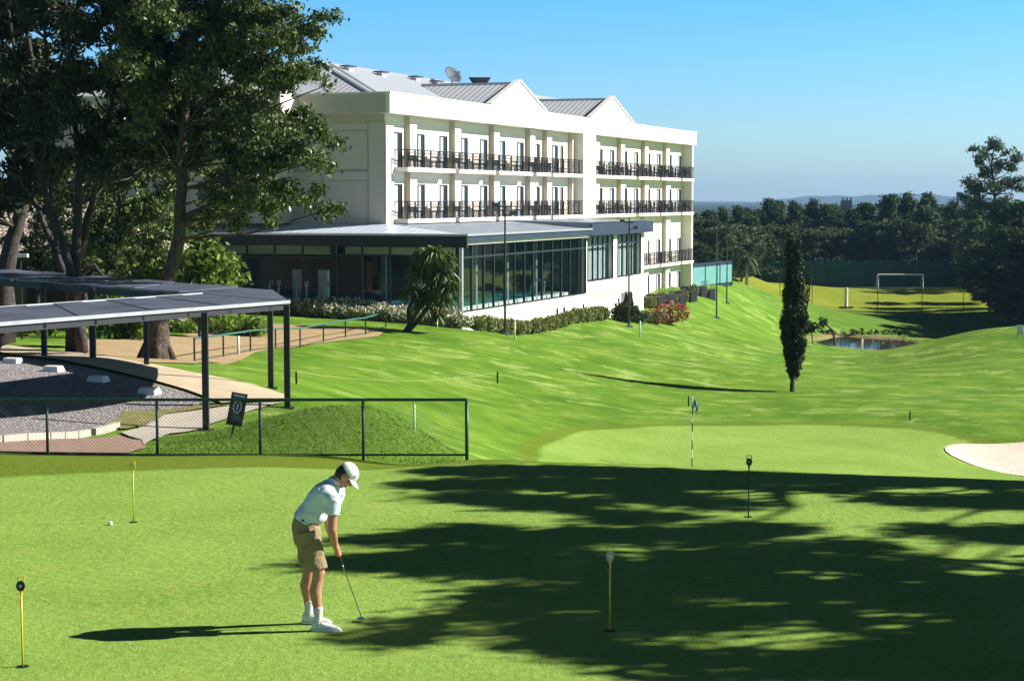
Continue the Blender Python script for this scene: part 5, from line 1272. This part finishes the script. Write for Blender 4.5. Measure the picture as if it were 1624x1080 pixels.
SH = [(px_, 742+(px_-860)*.034 if px_ > 860 else 746, .55) for px_ in range(720, 1720, 30)]+[ # px, py, radius
(500,905,.42),(560,890,.55),(640,895,.6),(700,880,.7),(600,855,.35),(640,850,.35),(720,845,.7),(790,850,.8),(760,900,.8),(840,880,.9),(850,830,.8),(900,850,.9),(900,905,.9),(940,880,.8),(980,850,.8),
(700,768,.6),(740,790,.5),(780,770,.7),(820,792,.6),(850,765,.8),(880,800,.8),(930,770,.9),(960,800,.8),(1010,765,.8),(1000,820,.9),(1060,790,.8),(1060,840,.9),(1110,765,.8),(1150,800,.7),(1120,850,.9),(1180,765,.7),(1180,840,.8),
(1010,900,.9),(1050,925,.9),(1090,890,.9),(1150,900,.9),(1210,880,.8),(980,950,.8),(880,945,.6),(820,940,.5),(1120,980,.8),(1050,985,.8),(1220,940,.8),(1280,980,.7),(1290,900,.8),(1350,870,.7),(1260,850,.5),(1340,930,.7),(1400,900,.7),
(680,985,.5),(740,975,.6),(620,1010,.4),(800,965,.6),(900,1000,.7),(860,1020,.5),(960,1030,.7),(1060,1040,.7),(1150,1040,.7),(1000,1075,.5),(1100,1075,.6),(1220,1060,.7),(1320,1040,.7),(1400,1000,.8),(1430,1060,.8),(1500,1030,.8),(1560,1060,.8),
(1280,770,.4),(1340,775,.35),(1400,790,.4),(1240,770,.5),(1450,800,.35),(1500,790,.5),(1560,800,.5),(1610,790,.5),(1470,840,.5),(1540,850,.5),(1600,840,.5),(1440,880,.6),(1500,890,.7),(1570,880,.6),(1620,900,.6),(1470,950,.7),(1540,960,.8),(1610,960,.8),(1420,945,.6),(1590,1010,.8),(1650,850,.8),(1680,930,.9),(1700,800,.9),(1660,1000,.9),(1720,1040,.9),(1750,900,.9)]
rs = random.Random(17); SH = [q for q in SH if q[1] < 760 or q[0] > 1640 or rs.random() > (.3 if q[0] > 1120 or q[1] > 990 else .16)]
T1, T2 = [], []
for px, py, R_ in SH:
    gx, gy = gxy(px, py); hh = rs.uniform(6.0, 10.5)
    (T1 if gy < 21.5 else T2).append((gx, gy, R_*(.84 if py < 760 or px < 800 else rs.uniform(.62,.84)), hh))
shade_tree('shade_tree', 'spreading tree outside the picture to the right, nearer the camera', (17.5, 19.5), T1, 61, 29000)
shade_tree('shade_tree', 'spreading tree outside the picture to the right, farther along the green', (18.5, 27.0), T2, 62, 31000)
# rough grass blades on the mound behind the fence
def blades():
    rs = np.random.RandomState(2); n = 22000; X = rs.uniform(-6.4, -.9, n); Y = 29.85+rs.rand(n)**1.3*7.0
    # only where the ground is grass behind the fence
    u = 812+FPX*X/Y; dz = CAMZ-H(X,Y); v = 316+FPX*dz/Y
    ok = (u > 215+(728-v)*1.3)|(v < 600); X, Y = X[ok], Y[ok]; Z = H(X,Y); n = len(X)
    a = rs.uniform(0,6.28,n); L = .02+.06*rs.rand(n)**2; w = .004+.003*rs.rand(n); sd = np.stack([np.cos(a), np.sin(a), 0*a],1)*w[:,None]; b_ = np.stack([X,Y,Z-.01],1)
    t = b_+np.stack([rs.normal(0,.03,n), rs.normal(0,.03,n), L],1)
    V = np.stack([b_-sd, b_+sd, t],1).reshape(-1,3); o = fastmesh('rough_grass', V, n, M('blade_green', (.20,.32,.03), (.11,.20,.015), 2, .8), k=3); o['kind'] = 'stuff'; tag(o, 'longer rough grass on the bank behind the chain-link fence', 'grass')
blades()
# ================================================================ GOLFER
def blob(m, c, r, U=(0,0,1), Fw=(1,0,0), n=16, k=10):
    """ellipsoid: r = (along Fw, sideways, along U)"""
    U = Vector(U).normalized(); Fw = Vector(Fw); Fw = (Fw-U*Fw.dot(U)).normalized(); Sd = U.cross(Fw); i0 = len(m.v)
    for j in range(k+1):
        th = math.pi*(j+.02 if j == 0 else (j-.02 if j == k else j))/k
        for i in range(n):
            a = 2*math.pi*i/n; p = Vector(c)+U*r[2]*math.cos(th)+Fw*r[0]*math.sin(th)*math.cos(a)+Sd*r[1]*math.sin(th)*math.sin(a); m.v.append(tuple(p))
    for j in range(k):
        for i in range(n): a = i0+j*n+i; b_ = i0+j*n+(i+1)%n; m.f.append((b_,a,a+n,b_+n)); m.m.append(0)
    m.f.append(tuple(i0+i for i in range(n))); m.m.append(0); e = i0+k*n; m.f.append(tuple(e+n-1-i for i in range(n))); m.m.append(0)
def loft(m, secs, n=20):
    """secs: (center, a in-plane thickness, b half width in y) ; axis in the xz plane"""
    i0 = len(m.v); C = [Vector(s[0]) for s in secs]
    for k, s in enumerate(secs):
        d = (C[min(k+1,len(C)-1)]-C[max(k-1,0)]); d.y = 0; d.normalize(); u = Vector((d.z,0,-d.x))
        for i in range(n):
            a = 2*math.pi*i/n; ca, sa = math.cos(a), math.sin(a); e = .85
            p = C[k]+u*s[1]*math.copysign(abs(ca)**e, ca)+Vector((0,1,0))*s[2]*math.copysign(abs(sa)**e, sa); m.v.append(tuple(p))
    for k in range(len(C)-1):
        for i in range(n): a = i0+k*n+i; b_ = i0+k*n+(i+1)%n; m.f.append((a,b_,b_+n,a+n)); m.m.append(0)
    m.f.append(tuple(i0+n-1-i for i in range(n))); m.m.append(0); e = i0+(len(C)-1)*n; m.f.append(tuple(e+i for i in range(n))); m.m.append(0)
def cap_tube(m, pts, rad, n=12):
    pts = [Vector(p) for p in pts]; m.tube(pts, rad, n); blob(m, pts[0], (rad[0],)*3); blob(m, pts[-1], (rad[-1],)*3)
def remesh(m, name, mat, parent, vox=.007, smooth=4):
    o = m.build(name, mat, parent); md = o.modifiers.new('r', 'REMESH'); md.mode = 'VOXEL'; md.voxel_size = vox; md.use_smooth_shade = True
    s = o.modifiers.new('s', 'SMOOTH'); s.iterations = smooth; s.factor = .5
    dg = bpy.context.evaluated_depsgraph_get(); me = bpy.data.meshes.new_from_object(o.evaluated_get(dg)); o.modifiers.clear(); o.data = me
    for p in me.polygons: p.use_smooth = True
    if not me.materials: me.materials.append(MT[mat] if isinstance(mat, str) else mat)
    return o
def golfer():
    Yb = 16.68; bx = AT(500, Yb)
    r = thing('person', 'golfer in white cap, pale polo shirt and khaki shorts bending over a putt', 'person', (bx, Yb, 0))
    hipc = Vector((-.085,0,.93)); kn, kf = Vector((.025,-.13,.53)), Vector((-.09,.12,.53)); an, af = Vector((.02,-.15,.09)), Vector((-.10,.15,.09))
    hn, hf = Vector((-.07,-.10,.90)), Vector((-.11,.10,.90))
    shn, shf = Vector((.175,-.185,1.235)), Vector((.185,.19,1.25)); eln, elf = Vector((.165,-.215,.955)), Vector((.085,.19,.97))
    wn, wf = Vector((.175,-.045,.765)), Vector((.145,.05,.80)); neck = Vector((.155,0,1.36)); hd = Vector((.275,0,1.435))
    Fd = Vector((.57,-.06,-.82)).normalized(); Up = Vector((.82,0,.57)).normalized()
    b = MB()
    # legs
    for hip, k_, a_ in ((hn,kn,an),(hf,kf,af)):
        cap_tube(b, [hip, hip.lerp(k_,.5)+Vector((.01,0,0)), k_+Vector((0,0,.05)), k_, k_+Vector((-.012,0,-.07)), k_.lerp(a_,.38)+Vector((-.028,0,0)), k_.lerp(a_,.7)+Vector((-.008,0,0)), a_], [.076,.074,.058,.056,.053,.060,.043,.031], 16)
        cap_tube(b, [a_, a_+Vector((.07,-.01,-.05)), a_+Vector((.13,-.02,-.06))], [.030,.026,.02], 10)
        blob(b, k_+Vector((.03,0,.0)), (.034,.036,.042))
    loft(b, [((-.075,0,.86),.09,.13),((-.085,0,.95),.095,.14),((-.05,0,1.05),.08,.12),((.03,0,1.18),.10,.15),((.10,0,1.27),.10,.17),((.15,0,1.33),.06,.09)])
    cap_tube(b, [Vector((.10,0,1.27)), neck, hd+Up*-.03-Fd*.02], [.07,.056,.054], 14)
    # head
    blob(b, hd+Up*.015-Fd*.008, (.092,.076,.105), Up, Fd, 24, 16); blob(b, hd-Up*.055+Fd*.032, (.058,.056,.06), Up, Fd); blob(b, hd-Up*.095+Fd*.058, (.026,.028,.022), Up, Fd)
    cap_tube(b, [hd+Fd*.082+Up*.02, hd+Fd*.103-Up*.022], [.010,.015], 8); blob(b, hd+Fd*.092-Up*.024, (.014,.019,.010), Up, Fd)
    blob(b, hd+Fd*.083-Up*.058, (.012,.024,.009), Up, Fd); blob(b, hd+Fd*.083-Up*.07, (.011,.02,.007), Up, Fd); blob(b, hd+Fd*.078+Up*.034, (.014,.05,.010), Up, Fd)
    for s_ in (-1,1):
        blob(b, hd+Vector((0,s_*.078,0))-Up*.012-Fd*.008, (.020,.009,.030), Up, Fd); blob(b, hd+Vector((0,s_*.045,0))+Fd*.06-Up*.02, (.022,.022,.022), Up, Fd)
    # arms
    for sh, el, wr in ((shn,eln,wn),(shf,elf,wf)):
        cap_tube(b, [sh, sh.lerp(el,.45), el, el.lerp(wr,.3), el.lerp(wr,.7), wr], [.056,.048,.040,.042,.033,.026], 14)
    # grip line
    g0 = Vector((.165,0,.79)); g1 = Vector((.395,.215,.035)); gd = (g1-g0).normalized()
    side = gd.cross(Vector((0,1,0))).normalized(); oth = gd.cross(side).normalized()
    def hand(w, pos, sgn):
        base = g0+gd*pos
        palm = base+Vector((0, sgn*.020, 0))-Vector((.004,0,0))
        cap_tube(b, [w, palm+Vector((0,sgn*.006,.02)), palm+gd*.03], [.026,.030,.026], 10)
        for k in range(4):
            q = base+gd*(.002+k*.0185); r_ = [.0088,.0092,.0090,.0078][k]; pts = []
            L = [4.3,4.6,4.4,3.9][k]
            for j in range(6):
                an_ = -1.9*sgn+sgn*L*j/5*.95
                pts.append(q+side*.021*math.cos(an_)+oth*.021*math.sin(an_)*1.0)
            cap_tube(b, pts, [r_, r_*1.05, r_, r_*1.03, r_*.95, r_*.8], 8)
        th0 = palm+Vector((.01,-sgn*.006,.015)); cap_tube(b, [th0, base+side*.022+gd*.01, base+side*.021+gd*.05], [.0125,.0115,.009], 8)
    hand(wn, .075, -1); hand(wf, .01, 1)
    body = remesh(b, 'body', 'skin', r, .0062, 3)
    # clothes
    c = MB()
    loft(c, [((-.105,0,1.0),.125,.165),((-.075,0,1.05),.127,.163),((-.03,0,1.10),.124,.160),((.03,0,1.19),.13,.172),((.09,0,1.265),.125,.185),((.135,0,1.315),.095,.165),((.165,0,1.352),.07,.10),((.18,0,1.37),.06,.065)], 28)
    for sh, el in ((shn,eln),(shf,elf)):
        e_ = sh.lerp(el,.50); cap_tube(c, [sh+Vector((-.05,-sh.y*.35,.01)), sh, sh.lerp(el,.25)], [.085,.073,.070], 16); c.tube([sh, sh.lerp(el,.3), e_+Vector((-.005,0,0))], [.072,.069,.071], 18)
    blob(c, (.10,0,1.20), (.10,.17,.10)); blob(c, (-.02,-.02,1.08), (.13,.155,.09), (.5,0,.86), (1,0,0))
    shirt = remesh(c, 'polo_shirt', 'shirt', r, .0085, 5)
    c = MB(); c.tube([Vector((.150,0,1.338)), Vector((.185,0,1.395))], [.078,.063], 20); remesh(c, 'collar', 'shirt', shirt, .006, 2)
    c = MB()
    loft(c, [((-.085,0,1.045),.122,.158),((-.095,0,1.0),.126,.165),((-.098,0,.93),.132,.175),((-.095,0,.86),.128,.178),((-.09,0,.80),.11,.165)], 28)
    for hip, k_ in ((hn,kn),(hf,kf)):
        e_ = hip.lerp(k_, .90); c.tube([hip+Vector((0,0,.03)), hip.lerp(k_,.3), hip.lerp(k_,.6), e_], [.112,.106,.097,.095], 20)
    sh_ = remesh(c, 'shorts', 'khaki', r, .008, 4)
    # a few cloth folds by displacement
    for o, st, sc in ((shirt,.014,.07),(sh_,.022,.075)):
        tx = bpy.data.textures.new('folds', 'CLOUDS'); tx.noise_scale = sc; d = o.modifiers.new('d','DISPLACE'); d.texture = tx; d.strength = st; d.mid_level = .5
    c = MB(); c.tube([(-.07,0,1.038),(-.095,0,1.005)], [.1,.1], 4)
    c = MB(); loft(c, [((-.078,0,1.052),.124,.160),((-.092,0,1.018),.127,.165)], 28); c.build('belt', M('belt', (.06,.045,.035)), sh_, smooth=False)
    # cap
    c = MB(); cc = hd+Up*.035-Fd*.004; n, k = 28, 8; i0 = 0
    for j in range(k+1):
        th = math.pi/2*j/k
        for i in range(n):
            a = 2*math.pi*i/n; c.v.append(tuple(cc+Up*.092*math.cos(th)+Fd*.104*math.sin(th)*math.cos(a)+Up.cross(Fd)*.088*math.sin(th)*math.sin(a)))
    for j in range(k):
        for i in range(n): a = j*n+i; b_ = j*n+(i+1)%n; c.f.append((b_,a,a+n,b_+n)); c.m.append(0)
    cap = c.build('cap', 'cap', r, smooth=True); s = cap.modifiers.new('s','SOLIDIFY'); s.thickness = .006
    c = MB(); Sd = Up.cross(Fd); n = 14
    for j in range(5):
        for i in range(n+1):
            a = -1.15+2.3*i/n; q = .096+.078*j/4*math.cos(a)**.6
            c.v.append(tuple(cc+Fd*(.098*math.cos(a)+.078*j/4*max(math.cos(a),0)**.5)+Sd*.086*math.sin(a)*1.02-Up*(.004+.016*math.sin(abs(a))**2+.012*(j/4)**2)))
    for j in range(4):
        for i in range(n): a = j*(n+1)+i; c.f.append((a,a+1,a+n+2,a+n+1)); c.m.append(0)
    br = c.build('cap_brim', 'cap', cap, smooth=True); s = br.modifiers.new('s','SOLIDIFY'); s.thickness = .005
    c = MB(); q = cc+Fd*.07-Sd*.062+Up*.045; nn = (q-cc).normalized(); a1 = nn.cross(Up).normalized()*.014; a2 = nn.cross(a1).normalized()*.011; q = cc+nn*.098
    c.poly([q-a1-a2, q+a1-a2, q+a1+a2, q-a1+a2]); c.build('cap_emblem', M('cap_mark', (.35,.35,.5)), cap)
    c = MB(); q = cc-Up*.012
    blob(c, hd-Fd*.026+Up*.0, (.078,.080,.096), Up, Fd, 20, 12); hr = c.build('hair', 'hair', r, smooth=True)
    for s_ in (-1,1):
        c = MB(); blob(c, hd+Fd*.079-Up*-.012+Vector((0,s_*.032,0)), (.008,.013,.006), Up, Fd); c.build('eye', 'hair', body)
    # watch
    c = MB(); q = elf.lerp(wf,.86); d = (wf-elf).normalized(); c.tube([q-d*.009, q+d*.009], [.033,.033], 14); c.build('watch', 'black', r)
    # socks and shoes
    for k_, a_, nm in ((kn,an,'near'),(kf,af,'far')):
        u = a_.lerp(k_, .30); c = MB(); c.tube([a_-Vector((.004,0,.055)), a_-Vector((.0,0,.02)), a_.lerp(u,.5), u], [.038,.040,.041,.047], 16); remesh(c, 'sock', M('white_sock', (.62,.62,.64)), r, .007, 2)
        c = MB(); f = Vector((1,-.12,0)).normalized(); o_ = Vector((a_.x,a_.y,0))
        sec = [(-.062,.026,.040),(-.04,.033,.048),(.02,.035,.046),(.08,.040,.034),(.14,.042,.026),(.185,.032,.020),(.208,.016,.014)]
        i0 = 0; n = 16
        for x, w, hh in sec:
            for i in range(n):
                a = 2*math.pi*i/n; ca, sa = math.cos(a), math.sin(a); c.v.append(tuple(o_+f*x+Vector((0,w*ca,max(.004, hh+.004+hh*sa*1.0)))))
        for j in range(len(sec)-1):
            for i in range(n): a = j*n+i; b_ = j*n+(i+1)%n; c.f.append((a,b_,b_+n,a+n)); c.m.append(0)
        c.f += [tuple(n-1-i for i in range(n)), tuple((len(sec)-1)*n+i for i in range(n))]; c.m += [0,0]
        cap_tube(c, [o_+Vector((-.01,0,.055)), o_+Vector((-.005,0,.075))], [.037,.036], 12)
        shoe = remesh(c, 'shoe', 'cap', r, .006, 2); c = MB()
        c.prism([tuple((o_+f*x+Vector((0,y,0)))[:2]) for x, y in ((-.072,-.03),(-.04,-.043),(.06,-.045),(.15,-.052),(.21,-.03),(.225,0),(.21,.03),(.15,.052),(.06,.045),(-.04,.043),(-.072,.03))], 0, .018); c.build('sole', 'white', shoe)
    # putter: a thing of its own, held
    pt = thing('putter', 'golf putter with a dark grip and steel head held by the golfer', 'putter', (bx+g1.x, Yb+g1.y, 0)); O = Vector((g1.x, g1.y, 0))
    c = MB(); c.tube([g0-gd*.03-O, g0+gd*.23-O], [.0135,.0105], 12); c.build('grip', 'rubber', pt, smooth=True)
    c = MB(); c.tube([g0+gd*.23-O, g0+gd*.26-O, g1-O], [.006,.0055,.005], 8); c.build('shaft', 'chrome', pt, smooth=True)
    c = MB(); c.prism([(-.03,-.05),(.02,-.055),(.028,0),(.02,.055),(-.03,.05),(-.05,0)], .006, .032); o = c.build('head', 'chrome', pt); bv = o.modifiers.new('b','BEVEL'); bv.width = .006; bv.segments = 2
    g = Vector((bx+g1.x+.03, Yb+g1.y-.02, .022)); 
golfer()
# ================================================================ HAZE
hz = MB(); hz.box(-11500, 11500, -120, 7300, -16, 75); ho = hz.build('haze', 'white'); ho['kind'] = 'stuff'
m, t, b_ = newmat('haze_air'); t.nodes.remove(b_); v = N(t, 'ShaderNodeVolumePrincipled'); v.inputs['Color'].default_value = (.32,.6,1,1); v.inputs['Density'].default_value = .0001; v.inputs['Anisotropy'].default_value = .2
t.links.new(v.outputs[0], t.nodes['Material Output'].inputs['Volume']); ho.data.materials.clear(); ho.data.materials.append(m)
